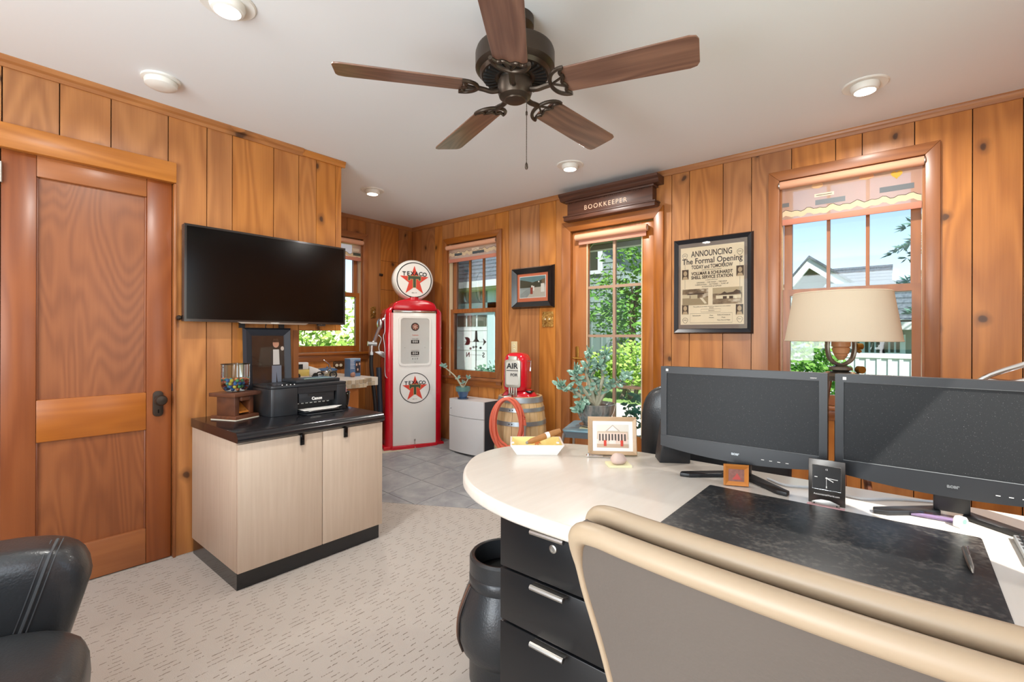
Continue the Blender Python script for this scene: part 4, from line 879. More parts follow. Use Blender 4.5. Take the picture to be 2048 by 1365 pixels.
def socket(label, loc, rz, hplate, hface, w=0.072, h=0.118, horiz=False):
    t = thing('wall_socket', label, 'socket', loc, rz)
    MB().prism(rrect(w, h, 0.006, 3), -0.006, -0.0005, 'y').build('cover_plate', plain(label[:22], hplate, 0.4), t, bevel=0.002)
    for s_ in (-1, 1):
        c = (s_*0.021, 0) if horiz else (0, s_*0.021)
        f = MB().prism([(c[0]+0.0165*math.cos(a), c[1]+0.0145*math.sin(a)) for a in [2*PI*i/20 for i in range(20)]], -0.0085, -0.0055, 'y').build('outlet', plain(label[:20]+'face', hface, 0.4), t, bevel=0.001)
        MB().box(c[0]-0.007, -0.0088, c[1]-0.001, c[0]-0.004, -0.0084, c[1]+0.007).box(c[0]+0.004, -0.0088, c[1]-0.001, c[0]+0.007, -0.0084, c[1]+0.007).build('slot', m_dash, f, smooth=0)
q = at(1029, 696, X=XR); socket('ivory socket plate behind the red air meter', on_right(q.y, q.z), RW, 'DCCB9E', 'E8DCB8')
q = at(677, 731, Y=YB); socket('dark bronze socket plate above the tiled counter', (q.x, YB, q.z), 0, '4E3418', 'E6DCC0', 0.118, 0.075, True)
# bookkeeper cornice sign
sg = thing('sign_board', 'dark carved cornice sign reading BOOKKEEPER above the garden door', 'sign', on_right(1.795, 2.16), RW)
sw_ = 0.37
def sidebox(name, u, d, z0, z1): MB().box(-u, -d, z0, u, -0.001, z1).build(name, m_dark, sg, bevel=0.003)
sidebox('base_moulding', sw_+0.025, 0.095, 0.0, 0.03); sidebox('base_moulding', sw_+0.03, 0.10, 0.030, 0.042); sidebox('face_board', sw_, 0.075, 0.042, 0.148)
sidebox('cornice_moulding', sw_+0.014, 0.089, 0.148, 0.165); 
MB().prism([(-0.001, 0.165), (-0.095, 0.165), (-0.108, 0.180), (-0.112, 0.19), (-0.128, 0.205), (-0.132, 0.222), (-0.001, 0.222)], -(sw_+0.056), sw_+0.056, 'x').build('cornice_moulding', m_dark, sg, smooth=0)
dm = MB().box(-0.003, -0.003, 0, 0.003, 0.003, 0.007).mesh('dentil')
for i in range(44): obj('dentil', dm, m_dark, sg, (-sw_+0.02+i*(2*sw_-0.04)/43, -0.077, 0.139))
text('BOOKKEEPER', 0.052, plain('brass letters', 'D9B79C', 0.45), sg, (-0.02, -0.0765, 0.085), spacing=1.25, extrude=0.0015)
# ------------------------------------------------------------------ roller blinds
def blind(label, loc, rz, u0, u1, zt, zb, d, motifs, rad=0.024, wave=None):
    t = thing('roller_blind', label, 'blind', loc, rz)
    MB().cyl((u0+0.004, d, zt), (u1-0.004, d, zt), rad, n=20).build('roller', m_blindt, t)
    for u in (u0, u1-0.008): MB().prism([(d+rad*0.9*math.cos(a), zt+rad*0.9*math.sin(a)) for a in [2*PI*i/14 for i in range(14)]], u-0.003, u+0.009, 'x').build('end_cap', m_steel, t)
    fd = d+rad*0.8
    MB().box(u0+0.012, fd, zb+0.035, u1-0.012, fd+0.001, zt).build('cloth', m_blind, t, smooth=0)
    MB().box(u0+0.012, fd-0.004, zb, u1-0.012, fd+0.005, zb+0.036).build('hem', plain('rose hem', 'C4806A', 0.8), t, bevel=0.002)
    for h, poly in motifs: MB().prism(poly, fd-0.0012, fd-0.0004, 'y').build('printed_motif', mot(h), t, smooth=0)
    if wave:
        pts = [(u0+0.014+(u1-u0-0.028)*i/40, fd-0.0008, wave+0.006*math.sin(i*1.7)+0.006*math.sin(i*0.9)) for i in range(41)]
        up = [(p[0], p[2]) for p in pts]; MB().prism(up+[(x, z-0.035) for x, z in up[::-1]], fd-0.0006, fd-0.0002, 'y').build('printed_band', mot('F3E0C0'), t, smooth=0)
        MB().tube(pts, 0.0014, 4).build('printed_line', m_dash, t)
    return t
_mot = {}
def mot(h):
    if h not in _mot: _mot[h] = fabric('blind print '+h, h, 0.4)
    return _mot[h]
def heart(cx, cz, s): return [(cx+s*0.062*16*math.sin(a)**3, cz+s*0.062*(13*math.cos(a)-5*math.cos(2*a)-2*math.cos(3*a)-math.cos(4*a))) for a in [2*PI*i/22 for i in range(22)]]
def oval(cx, cz, a, b): return [(cx+a*math.cos(2*PI*i/18), cz+b*math.sin(2*PI*i/18)) for i in range(18)]
a, b = W3[0]+0.062, W3[1]-0.062; zt = W3[3]-0.092; zb = at(1700, 434, X=XR).z
L = b-a
blind('salmon patterned roller blind half drawn on the large window behind the lamp', (XR, 0, 0), RW, a, b, zt, zb, -0.012,
      [('8C8C8C', R4(a+0.013, zb+0.115, a+0.05, zb+0.14)), ('9AA0A4', R4(a+0.19, zb+0.10, a+0.34, zb+0.13)), ('8C9296', R4(a+0.50, zb+0.115, a+0.65, zb+0.145)), ('F4E6D4', R4(a+0.185, zb+0.148, a+0.285, zb+0.168)), ('E8BE5A', heart(a+0.575, zt-0.045, 0.026)), ('2A2A2A', R4(a+0.195, zb+0.156, a+0.275, zb+0.159)), ('EDB98C', oval(a+0.44, zt-0.03, 0.035, 0.016)), ('EDC79C', oval(a+0.2, zt-0.032, 0.03, 0.018))], wave=zb+0.085)
a, b = W2[0]+0.055, W2[1]-0.062; zt = W2[3]-0.10; zb = at(945, 520, X=XR).z
blind('salmon patterned roller blind on the window beside the pump', (XR, 0, 0), RW, a, b, zt, zb, -0.012,
      [('6C7478', R4(a+0.10, zt-0.09, a+0.21, zt-0.065)), ('6C7478', R4(a+0.36, zt-0.095, a+0.52, zt-0.068)), ('F4E6D4', R4(a+0.35, zt-0.06, a+0.45, zt-0.035))], wave=zb+0.10)
a, b = W1[0]+0.062, W1[1]-0.062; zt = W1[3]-0.10; zb = at(700, 520, Y=YB).z
blind('salmon patterned roller blind on the nook window beside the television', (0, YB, 0), 0, a, b, zt, zb, -0.012,
      [('F4E6D4', R4(b-0.11, zt-0.09, b-0.03, zt-0.06)), ('6C7064', R4(b-0.10, zt-0.135, b-0.014, zt-0.105)), ('F4E6D4', R4(a+0.2, zt-0.08, a+0.3, zt-0.05))], wave=zb+0.07)
dbl = thing('roller_blind', 'rolled up plain rose roller blind on the garden door', 'blind', (XR, 0, 0), RW)
za = at(1225, 468, X=XR-0.02).z; ua, ub_ = -at(1152, 480, X=XR-0.02).y, -at(1295, 455, X=XR-0.02).y
MB().cyl((ua, -0.022, za+0.01), (ub_, -0.022, za+0.01), 0.026, n=20).build('roller', m_blindt, dbl)
MB().box(ua+0.02, -0.012, za-0.05, ub_-0.015, -0.006, za+0.0).build('hem', plain('dusty rose hem', 'C98E78', 0.8), dbl, bevel=0.002)
for u in (ua-0.004, ub_): MB().box(u, -0.03, za-0.005, u+0.006, 0.011, za+0.025).build('end_cap', m_steel, dbl, bevel=0.001)

# ------------------------------------------------------------------ weathervane seen outside the left window
wv = thing('weathervane', 'black metal weathervane with N and S letters standing outside the window', 'weathervane', (XR+0.30, at(952, 700, X=XR+0.30).y, 0.0), RW)
m_iron = plain('black iron', '2A2A28', 0.6)
wz = at(952, 684, X=XR+0.3).z; s_ = 1.09
MB().cyl((0, 0, 0), (0, 0, wz), 0.005, n=8).build('rod', m_iron, wv)
MB().prism([(-0.045, wz), (0.048, wz), (0.02, wz+0.03), (0.014, wz+0.12), (-0.010, wz+0.12), (-0.016, wz+0.03)], -0.003, 0.003, 'y').build('finial', m_iron, wv, smooth=0)
MB().box(-0.18, -0.003, wz-0.002, 0.15, 0.003, wz+0.002).build('arrow_shaft', m_iron, wv, smooth=0)
MB().prism([(0.15, wz), (0.105, wz+0.035), (0.118, wz), (0.105, wz-0.038)], -0.003, 0.003, 'y').build('arrow_head', m_iron, wv, smooth=0)
MB().prism([(-0.175, wz+0.05), (-0.13, wz+0.05), (-0.10, wz+0.035), (-0.09, wz), (-0.10, wz-0.028), (-0.13, wz-0.038), (-0.175, wz-0.036), (-0.145, wz+0.008)], -0.003, 0.003, 'y').build('arrow_tail', m_iron, wv, smooth=0)
for u, z in ((-0.085, -0.075), (-0.04, -0.06), (0.0, -0.055), (0.068, -0.065)): MB().sph((u, 0, wz+z), 0.013, 10, 8).build('ball', m_iron, wv)
MB().box(-0.11, -0.002, wz-0.145, 0.10, 0.002, wz-0.142).build('cross_arm', m_iron, wv, smooth=0)
for chh, u in (('N', -0.125), ('S', 0.112)):
    t_ = text(chh, 0.075, m_iron, wv, (u, 0, wz-0.145), extrude=0.002, bold=0.001); t_.scale = (-1, 1, 1)

# ------------------------------------------------------------------ ceiling fan
FC = (1.402, 1.155)
fan = thing('ceiling_fan', 'bronze ceiling fan with five walnut blades and pull chain', 'ceiling fan', (FC[0], FC[1], H))
MB().lathe([(0.072, 0), (0.072, -0.035), (0.055, -0.052), (0.02, -0.056)], 32).build('canopy', m_bronze, fan)
MB().lathe([(0.013, -0.05), (0.013, -0.13)], 16).build('downrod', m_bronze, fan)
MB().lathe([(0.03, -0.105), (0.10, -0.118), (0.148, -0.128), (0.152, -0.14), (0.152, -0.195), (0.14, -0.208), (0.125, -0.216)], 48).build('motor_housing', m_bronze, fan)
MB().lathe([(0.136, -0.211), (0.128, -0.224), (0.07, -0.232), (0.06, -0.226)], 48).build('vent_plate', m_bronze, fan)
vm = MB().box(0.078, -0.0042, -0.2335, 0.122, 0.0042, -0.2225).mesh('vent_slot')
for i in range(30):
    a = 2*PI*i/30
    obj('vent_slot', vm, m_dash, fan, (0, 0, 0), (0, 0, a))
MB().lathe([(0.058, -0.225), (0.058, -0.243)], 32).build('flywheel', m_steel, fan)
MB().lathe([(0.066, -0.243), (0.066, -0.285), (0.06, -0.302), (0.042, -0.312), (0.001, -0.313)], 36).build('switch_housing', m_bronze, fan)
MB().lathe([(0.042, -0.309), (0.038, -0.316), (0.012, -0.319), (0.001, -0.319)], 28).build('cap', m_bronze, fan)
th0 = math.radians(113.09)
def blade_mesh():
    out = [(0.195, -0.056), (0.21, -0.062), (0.63, -0.072), (0.652, -0.066), (0.66, -0.05), (0.66, 0.05), (0.652, 0.066), (0.63, 0.072), (0.21, 0.062), (0.195, 0.056), (0.185, 0.03), (0.192, 0.0), (0.185, -0.03)]
    return MB().prism(out, -0.003, 0.003).mesh('blade', bevel=0.0015, seg=1)
bm_ = blade_mesh()
def iron_mesh():
    m = MB()
    m.tube(smooth_path([(0.055, 0, -0.004), (0.09, 0, -0.012), (0.12, 0, -0.008), (0.145, 0, -0.005)], 5), 0.009, 8, sq=1.3)
    arc = [(0.205-0.06*math.cos(math.radians(a)), 0.068*math.sin(math.radians(a)), -0.006) for a in range(-95, 96, 10)]
    m.tube(arc, 0.0075, 8)
    sc = [(0.205, -0.064, -0.006), (0.192, -0.045, -0.006), (0.2, -0.022, -0.006), (0.188, 0.0, -0.006), (0.2, 0.022, -0.006), (0.192, 0.045, -0.006), (0.205, 0.064, -0.006)]
    m.tube(smooth_path(sc, 4), 0.0065, 8)
    for s in (-1, 1): m.tube([(0.15, 0, -0.005), (0.196, s*0.024, -0.006)], 0.0045, 6); m.cyl((0.199, s*0.03, -0.013), (0.199, s*0.03, -0.002), 0.006, n=8)
    return m.mesh('blade_iron')
im_ = iron_mesh(); zb_ = 2.146-H
for i in range(5):
    a = th0-i*2*PI/5; dv = CF*math.cos(a)+CR0*math.sin(a); rz = math.atan2(dv.y, dv.x)
    bo = obj('blade', bm_, m_walnut, fan, (0, 0, zb_), (math.radians(-12), 0, rz)); obj('blade_iron', im_, m_bronze, bo, (0, 0, -0.001))
cx_, cy_ = CR0.x*0.045, CR0.y*0.045
MB().tube([(cx_, cy_, -0.30), (cx_, cy_, -0.56)], 0.0013, 5).build('pull_chain', m_bronze, fan)
bead = MB().sph((0, 0, 0), 0.0022, 6, 4).mesh('bead')
for i in range(40): obj('bead', bead, m_bronze, fan, (cx_, cy_, -0.305-i*0.0064))
MB().lathe([(0.004, -0.350), (0.004, -0.338), (0.001, -0.332)], 8).build('chain_coupler', m_bronze, fan, (cx_, cy_, -0.02))
MB().lathe([(0.0045, -0.578), (0.0065, -0.572), (0.0055, -0.56), (0.002, -0.552)], 10).build('chain_pull', m_bronze, fan, (cx_, cy_, 0))

# ------------------------------------------------------------------ recessed lights and smoke detector
def can(label, px_, py_, power, facing=0.0):
    p = at(px_, py_, Z=H)
    t = thing('recessed_light', label, 'ceiling light', (p.x, p.y, H), 0, 'recessed eyeball lights in the ceiling')
    MB().lathe([(0.048, -0.002), (0.09, -0.007), (0.095, -0.003), (0.095, 0)], 36, cap=False).build('trim_ring', m_white, t)
    MB().lathe([(0.058, 0.0), (0.06, -0.014), (0.053, -0.03), (0.044, -0.034)], 32, cap=False).build('eyeball', m_white, t)
    MB().lathe([(0.001, -0.034), (0.043, -0.0335)], 28, cap=False).build('lamp_lens', emit('lamp glow '+label[:24], 'FFF6E8', 9), t)
    l = bpy.data.lights.new('lamp', 'AREA'); l.shape = 'DISK'; l.size = 0.085; l.energy = power; l.color = (1.0, 0.96, 0.90); l.spread = math.radians(165)
    o = bpy.data.objects.new('lamp', l); COL.objects.link(o); o.parent = t; o.location = (0, 0, -0.036)
    return t
LP_ = 12
can('recessed eyeball light at the upper edge, near the smoke detector', 455, 6, LP_); can('recessed eyeball light over the nook beside the plank wall end', 745, 381, 9); can('recessed eyeball light above the BOOKKEEPER sign', 1140, 330, LP_); can('recessed eyeball light above the large window with the lamp', 1730, 170, LP_)
p = at(322, 158, Z=H)
sd = thing('smoke_detector', 'round white smoke detector on the ceiling above the fir door', 'smoke detector', (p.x, p.y, H))
MB().lathe([(0.078, 0), (0.078, -0.009), (0.07, -0.011), (0.064, -0.011)], 36).build('base', m_white, sd)
MB().lathe([(0.064, -0.011), (0.064, -0.014), (0.067, -0.016), (0.064, -0.035), (0.045, -0.045), (0.02, -0.047), (0.001, -0.047)], 36).build('cover', m_white, sd)
MB().lathe([(0.0605, -0.0115), (0.0605, -0.0135)], 36, cap=False).build('vent', m_dash, sd)

# ------------------------------------------------------------------ tripod floor lamp behind the monitors
lf = 2.1; lp = CF*lf+CR0*((1682-1024)/FPX*lf)
lamp = thing('tripod_lamp', 'tripod floor lamp with beige drum shade in front of the large window', 'lamp', (lp.x, lp.y, 0))
zs1, zs0 = 1.2+(673.5-588)/FPX*lf+0.006, 1.2-(680-673.5)/FPX*lf
r1, r0_ = 0.182*lf/2.1*1.01, 0.213*lf/2.1*1.02
MB().lathe([(r0_, zs0), (r1, zs1), (r1-0.003, zs1), (r0_-0.003, zs0)], 48, cap=False).build('shade', m_shade, lamp)
for z, r in ((zs0, r0_), (zs1, r1)): MB().tube([((r-0.001)*math.cos(2*PI*i/40), (r-0.001)*math.sin(2*PI*i/40), z) for i in range(40)], 0.003, 6, True).build('shade_trim', m_shade, lamp)
MB().cyl((0, 0, zs0-0.01), (0, 0, zs1-0.04), 0.006, n=8).tube([(-r1+0.003, 0, zs1-0.02), (0, 0, zs1-0.04), (r1-0.003, 0, zs1-0.02)], 0.002, 5).build('harp', m_brass, lamp)
m_cop = plain('copper wood', 'C28B62', 0.4)
lb = MB().lathe([(0.036, zs0-0.005), (0.036, zs0-0.025), (0.030, zs0-0.03), (0.034, zs0-0.032), (0.030, zs0-0.055), (0.024, zs0-0.06), (0.026, zs0-0.064), (0.012, zs0-0.085)], 24).build('lamp_head', m_cop, lamp)
yk = [(-0.06, 0, zs0+0.0), (-0.06, 0, zs0-0.04), (-0.045, 0, zs0-0.085), (0, 0, zs0-0.107), (0.045, 0, zs0-0.085), (0.06, 0, zs0-0.04), (0.06, 0, zs0)]
rzl = YAW-PI/2
yo = MB().tube(smooth_path(yk, 5), 0.008, 8, sq=1.6).build('yoke', plain('aged pewter', '8A8378', 0.35, metal=0.8), lamp, rot=(0, 0, rzl))
MB().cyl((0.06, -0.01, zs0-0.025), (0.085, -0.01, zs0-0.025), 0.014, n=12).cyl((0.075, 0, zs0-0.04), (0.085, 0, zs0-0.05), 0.008, n=10).build('clamp_screw', m_brass, lamp, rot=(0, 0, rzl))
MB().lathe([(0.012, zs0-0.108), (0.04, zs0-0.116), (0.045, zs0-0.128), (0.028, zs0-0.135), (0.065, zs0-0.142), (0.075, zs0-0.155), (0.07, zs0-0.175), (0.03, zs0-0.18)], 28).build('tripod_head', plain('aged pewter dark', '756E64', 0.4, metal=0.8), lamp)
MB().cyl((0.055, -0.03, zs0-0.126), (0.055, -0.055, zs0-0.126), 0.016, n=14).build('level_vial', m_brass, lamp, rot=(0, 0, rzl))
for i in range(3):
    a = rzl-PI/2+0.35+2*PI*i/3; d_ = Vector((math.cos(a), math.sin(a), 0))
    g_ = MB().tube([tuple(d_*0.05+Vector((0, 0, zs0-0.16))), tuple(d_*0.2)], [0.016, 0.011], 8).build('leg', m_barn, lamp)
    MB().sph(tuple(d_*0.05+Vector((0, 0, zs0-0.155))), 0.019, 10, 8).build('hinge_bolt', m_cop, g_)

# ------------------------------------------------------------------ chairs behind the desk
bc = thing('executive_chair', 'black leather office chair half hidden behind the left monitor', 'chair', (2.24, 0.665, 0), math.radians(14))
cushion(-0.24, -0.12, -0.29, 0.29, 0.50, 1.0, p=0.45).build('backrest', m_leather, bc, smooth=80)
cushion(-0.22, 0.28, -0.26, 0.26, 0.40, 0.52, p=0.4).build('seat', m_leather, bc, smooth=80)
MB().cyl((0.03, 0, 0.08), (0.03, 0, 0.41), 0.03).build('column', m_chrome, bc)
for i in range(5):
    a = 2*PI*i/5; l = MB().tube([(0.03, 0, 0.10), (0.03+0.27*math.cos(a), 0.27*math.sin(a), 0.065)], [0.025, 0.015], 8).build('leg', m_chrome, bc)
    MB().cyl((0.03+0.27*math.cos(a), 0.27*math.sin(a)-0.012, 0.026), (0.03+0.27*math.cos(a), 0.27*math.sin(a)+0.012, 0.026), 0.026).build('castor', m_black, l)
gc = thing('chrome_chair', 'chrome tube guest chair behind the right monitor', 'chair', (2.2, -0.40, 0))
for dz, dx in ((0.0, 0.0), (-0.055, 0.05)):
    zz = 1.15+dz
    MB().tube(smooth_path([(dx, 0.30, 0.62), (dx, 0.27, 0.95), (dx, 0.212, 1.055+dz*0.1), (dx, 0.12, zz-0.04), (dx, 0.02, zz), (dx, -0.1, zz), (dx, -0.22, zz-0.04), (dx, -0.26, 1.0), (dx, -0.27, 0.62)], 6), 0.0085, 8).build('back_tube', m_chrome, gc)
for y in (0.30, -0.27):
    for x in (0.0, 0.42): MB().tube([(x, y, 0.0), (x, y, 0.64 if x == 0 else 0.45)], 0.0095, 8).build('leg', m_chrome, gc)
    MB().tube([(0, y, 0.45), (0.42, y, 0.45)], 0.0095, 8).build('side_rail', m_chrome, gc)
MB().prism(rrect(0.46, 0.55, 0.05, 4, 0.21, 0.015), 0.45, 0.50).build('seat', m_black, gc, bevel=0.012)

# ------------------------------------------------------------------ jade plant on a metal side table
tb = at(1190, 858, Z=0.58)
sdt = thing('side_table', 'blue-green enamelled metal side table by the garden door', 'side table', (2.86, 1.62, 0), math.radians(20))
fzt = fz(2.86, 1.62)
m_enam = plain('blue grey enamel', '6E93A0', 0.3, var=0.15)
MB().prism(rrect(0.40, 0.40, 0.035, 4), 0.575, 0.585).build('top', m_enam, sdt, bevel=0.002)
MB().box(-0.19, -0.19, 0.535, 0.19, -0.186, 0.575).box(-0.19, 0.186, 0.535, 0.19, 0.19, 0.575).box(-0.19, -0.186, 0.535, -0.186, 0.186, 0.575).box(0.186, -0.186, 0.535, 0.19, 0.186, 0.575).build('apron', plain('dark grey metal', '4C5458', 0.4), sdt, smooth=0)
for x in (-1, 1):
    for y in (-1, 1): MB().tube([(x*0.185, y*0.185, 0.56), (x*0.205, y*0.205, 0.45), (x*0.21, y*0.21, fz(2.86, 1.62))], 0.011, 8).build('leg', m_steel, sdt)
MB().box(-0.11, -0.13, 0.5852, 0.10, 0.10, 0.589).build('paper_mat', plain('yellow paper', 'D8CFA4', 0.8), sdt, smooth=0)
jp = thing('jade_plant', 'jade plant with gnarled stems in a glazed grey pot', 'potted plant', (2.85, 1.63, 0.5895))
k = N('drip glaze'); nn = k.noise(k.scale(k.objco(), 1, 1, 0.25), 30, 3); m_drip = k.end(k.bsdf(k.ramp(nn, [(0.35, col('57625F')), (0.55, col('8C8A84')), (0.7, col('6B5A50'))]), 0.22, coat=0.5))
MB().lathe([(0.085, 0), (0.105, 0.008), (0.108, 0.014), (0.08, 0.012)], 32).build('saucer', m_drip, jp)
MB().lathe([(0.075, 0.013), (0.105, 0.05), (0.128, 0.10), (0.138, 0.145), (0.140, 0.155), (0.132, 0.157), (0.127, 0.145), (0.12, 0.135)], 36, cap=False).build('pot', m_drip, jp)
MB().lathe([(0.123, 0.136), (0.001, 0.138)], 30, cap=False).build('soil', m_soil, jp)
stems = MB(); leaves = MB(); rnd = random.Random(11)
def U(px_, pz_, dep=0.0): return CR0*px_+Vector((0, 0, pz_))+CF*dep
br_ = [((0.0, 0.13), (0.02, 0.19), (0.0, 0.24), (-0.02, 0.30), (0.02, 0.36), 0.0), ((0.01, 0.13), (0.05, 0.2), (0.09, 0.24), (0.14, 0.27), (0.19, 0.30), 0.02), ((-0.01, 0.13), (-0.04, 0.19), (-0.08, 0.24), (-0.12, 0.29), (-0.12, 0.33), -0.02), ((-0.01, 0.13), (-0.06, 0.17), (-0.12, 0.215), (-0.17, 0.235), (-0.21, 0.25), -0.05), ((0.0, 0.13), (0.03, 0.22), (0.05, 0.3), (0.04, 0.37), (0.07, 0.42), 0.04), ((0, 0.13), (-0.02, 0.22), (-0.05, 0.31), (-0.04, 0.37), (-0.03, 0.43), 0.0), ((0, 0.13), (-0.03, 0.16), (-0.07, 0.165), (-0.09, 0.15), (-0.10, 0.115), -0.08)]
for B in br_:
    P = [U(x, z, B[5]*i/4) for i, (x, z) in enumerate(B[:5])]; S = smooth_path(P, 5); stems.tube(S, [0.015-0.010*i/len(S) for i in range(len(S))], 7)
    for q in range(7, len(S), 2):
        for _ in range(4):
            a = rnd.uniform(0, 2*PI); e = rnd.uniform(-0.5, 1.0); leaf_blob(leaves, S[q]+Vector((rnd.gauss(0, .008), rnd.gauss(0, .008), rnd.gauss(0, .008))), (math.cos(a)*math.cos(e), math.sin(a)*math.cos(e), math.sin(e)), rnd.uniform(0.03, 0.055), 0.013, 0.0045)
    for _ in range(12):
        a = rnd.uniform(0, 2*PI); e = rnd.uniform(-0.4, 1.3); leaf_blob(leaves, S[-1], (math.cos(a)*math.cos(e), math.sin(a)*math.cos(e), math.sin(e)), rnd.uniform(0.035, 0.06), 0.014, 0.005)
for mb_ in (stems, leaves): mb_.v = [(Vector(v).x*1.15, Vector(v).y*1.15, 0.13+(Vector(v).z-0.13)*1.22) for v in mb_.v]
stems.build('stems', m_stem, jp); leaves.build('foliage', m_jade, jp)

# ------------------------------------------------------------------ golf bag bin beside the pedestal
gb2 = thing('waste_bin', 'black leather golf bag shaped bin beside the drawer pedestal', 'waste bin', (1.27, 1.085, 0))
MB().lathe([(0.12, 0.0), (0.125, 0.01), (0.125, 0.09), (0.13, 0.10), (0.152, 0.125), (0.166, 0.17), (0.163, 0.24), (0.142, 0.30), (0.125, 0.34), (0.12, 0.36)], 40).build('body', m_leather, gb2, smooth=40)
MB().lathe([(0.122, 0.335), (0.126, 0.34), (0.126, 0.372), (0.122, 0.377)], 40, cap=False).lathe([(0.122, 0.377), (0.125, 0.38), (0.125, 0.43), (0.118, 0.438), (0.108, 0.435), (0.104, 0.37)], 40, cap=False).build('collar', m_leather, gb2, smooth=40)
MB().lathe([(0.105, 0.362), (0.001, 0.3615)], 30, cap=False).build('opening', m_dash, gb2)
for off in (0.0, 0.018):
    d0_ = (-CR0*0.9-CF*0.25).normalized(); d1_ = d0_
    prof = [(0.126, 0.34), (0.144, 0.30), (0.165, 0.24), (0.168, 0.17), (0.153, 0.122)]
    a = math.atan2(d0_.y, d0_.x)+off*5
    MB().tube(smooth_path([(r*math.cos(a), r*math.sin(a), z) for r, z in prof], 5), 0.004, 6).build('piping', plain('brown piping %d' % int(off*1000), '6A4632' if off == 0 else '3A2C24', 0.5), gb2)
a2 = math.atan2(-CF.y, -CF.x)+0.25
MB().tube(smooth_path([(0.128*math.cos(a2), 0.128*math.sin(a2), 0.34), (0.19*math.cos(a2), 0.19*math.sin(a2), 0.25), (0.15*math.cos(a2+0.3), 0.15*math.sin(a2+0.3), 0.12)], 6), 0.006, 6).build('strap', m_leather, gb2)
# ------------------------------------------------------------------ on the desk
ZD = 0.7402
VR = YAW-PI/2            # local x to the right of the picture, y away from the camera
def monitor(label, yc, lab_logo):
    t = thing('monitor', label, 'monitor', (1.62, yc, ZD), RW)      # local x = -Y (right), y = +X (away)
    w, z0, z1 = 0.490, 0.082, 0.357; hw = w/2
    m_m = plain('monitor plastic '+label[-8:], '222427', 0.42)
    MB().box(-hw, 0.002, z0, hw, 0.03, z1).build('housing', m_m, t, bevel=0.004)
    MB().prism([(-0.2, z0+0.03), (0.2, z0+0.03), (0.16, z1-0.05), (-0.16, z1-0.05)], 0.03, 0.055, 'y').build('back_shell', m_m, t, bevel=0.006)
    MB().box(-hw, -0.006, z1-0.022, hw, 0.002, z1).box(-hw, -0.006, z0+0.034, -hw+0.02, 0.002, z1-0.022).box(hw-0.02, -0.006, z0+0.034, hw, 0.002, z1-0.022).build('bezel', m_m, t, smooth=0)
    arc = [(-hw+w*i/16, z0-0.002-0.020*4*(i/16)*(1-i/16)) for i in range(17)]
    MB().prism(arc+[(hw, z0+0.034), (-hw, z0+0.034)], -0.008, 0.002, 'y').build('lower_bezel', m_m, t, smooth=0)
    k = N('dusty screen '+label[-8:]); co = k.objco(); dst = k.math('GREATER_THAN', k.noise(co, 520, 2, 0.8), 0.70)
    m_s = k.end(k.bsdf(k.mix(k.math('MULTIPLY', dst, 0.35), col('1A1C1E'), col('D0D0D0')), 0.5, spec=0.3, Sheen_Weight=0.4, Sheen_Roughness=0.4))
    MB().box(-hw+0.02, -0.0015, z0+0.034, hw-0.02, 0.0018, z1-0.022).build('screen', m_s, t, smooth=0)
    m_l = plain('silver line '+label[-8:], '8C9092', 0.3, metal=0.6)
    MB().tube([(-hw+0.02, -0.005, z0+0.034), (hw-0.02, -0.005, z0+0.034), (hw-0.02, -0.005, z1-0.022), (-hw+0.02, -0.005, z1-0.022)], 0.0012, 4, True).build('screen_edge', m_l, t)
    text('acer', 0.013, m_l, t, (0, -0.0086, z0+0.006), name='logo', bold=0.0006)
    MB().box(-hw+0.018, -0.0066, z1-0.016, -hw+0.026, -0.006, z1-0.008).build('sticker', m_paper, t, smooth=0)
    text('X223W', 0.005, m_paper, t, (hw-0.034, -0.0066, z1-0.0155))
    for i in range(4): MB().box(0.075+i*0.022, -0.0088, z0-0.0005-0.002*i*0, 0.083+i*0.022, -0.008, z0+0.001).build('button', m_paper, t, smooth=0)
    MB().box(-0.035, 0.03, 0.012, 0.035, 0.056, 0.2).build('stand_neck', m_black, t, bevel=0.004)
    for s_ in (-1, 1):
        MB().prism([(s_*0.03, 0.075), (s_*0.02, 0.03), (s_*0.125, -0.062), (s_*0.155, -0.068), (s_*0.158, -0.045)], 0.0, 0.013).build('stand_foot', m_black, t, bevel=0.003)
    return t
monitor('black widescreen monitor on the left, in front of the plank wall', 0.415, 0); monitor('black widescreen monitor on the right, sunlit dusty screen', -0.093, 0)
# desk pad
k = N('worn black pad'); co = k.objco(); n1 = k.noise(co, 9, 5, 0.65); n2 = k.noise(co, 90, 3)
m_pad = k.end(k.bsdf(k.mix(k.ramp(k.math('MULTIPLY', n1, n2), [(0.24, (0, 0, 0)), (0.40, (1, 1, 1))]), col('232426'), col('54514C')), k.math('MULTIPLY_ADD', n1, 0.25, 0.27), bump=n2, bstr=0.05, bdist=0.001))
pad = thing('desk_pad', 'large worn black leather desk pad', 'desk pad', (1.252, 0.164, ZD))
MB().prism(rrect(0.53, 0.598, 0.006, 3), 0.0, 0.003).build('pad', m_pad, pad, bevel=0.001); MB().prism(rrect(0.532, 0.60, 0.006, 3), 0.0, 0.0012).build('backing', m_dash, pad, smooth=0)
# speaker
spk = thing('desk_speaker', 'black desktop speaker behind the left monitor corner', 'speaker', (1.735, 0.665, ZD), VR+math.radians(-6))
MB().prism([(-0.055, 0.0), (0.055, 0.0), (0.055, 0.055), (0.048, 0.055), (0.035, 0.15), (-0.035, 0.15)], -0.04, 0.045, 'y').build('cabinet', m_black, spk, bevel=0.006)
MB().prism([(-0.04, 0.05), (0.035, 0.05), (0.028, 0.14), (-0.03, 0.14)], -0.0425, -0.0395, 'y').build('grille', plain('speaker cloth', '222426', 0.9), spk, smooth=0)
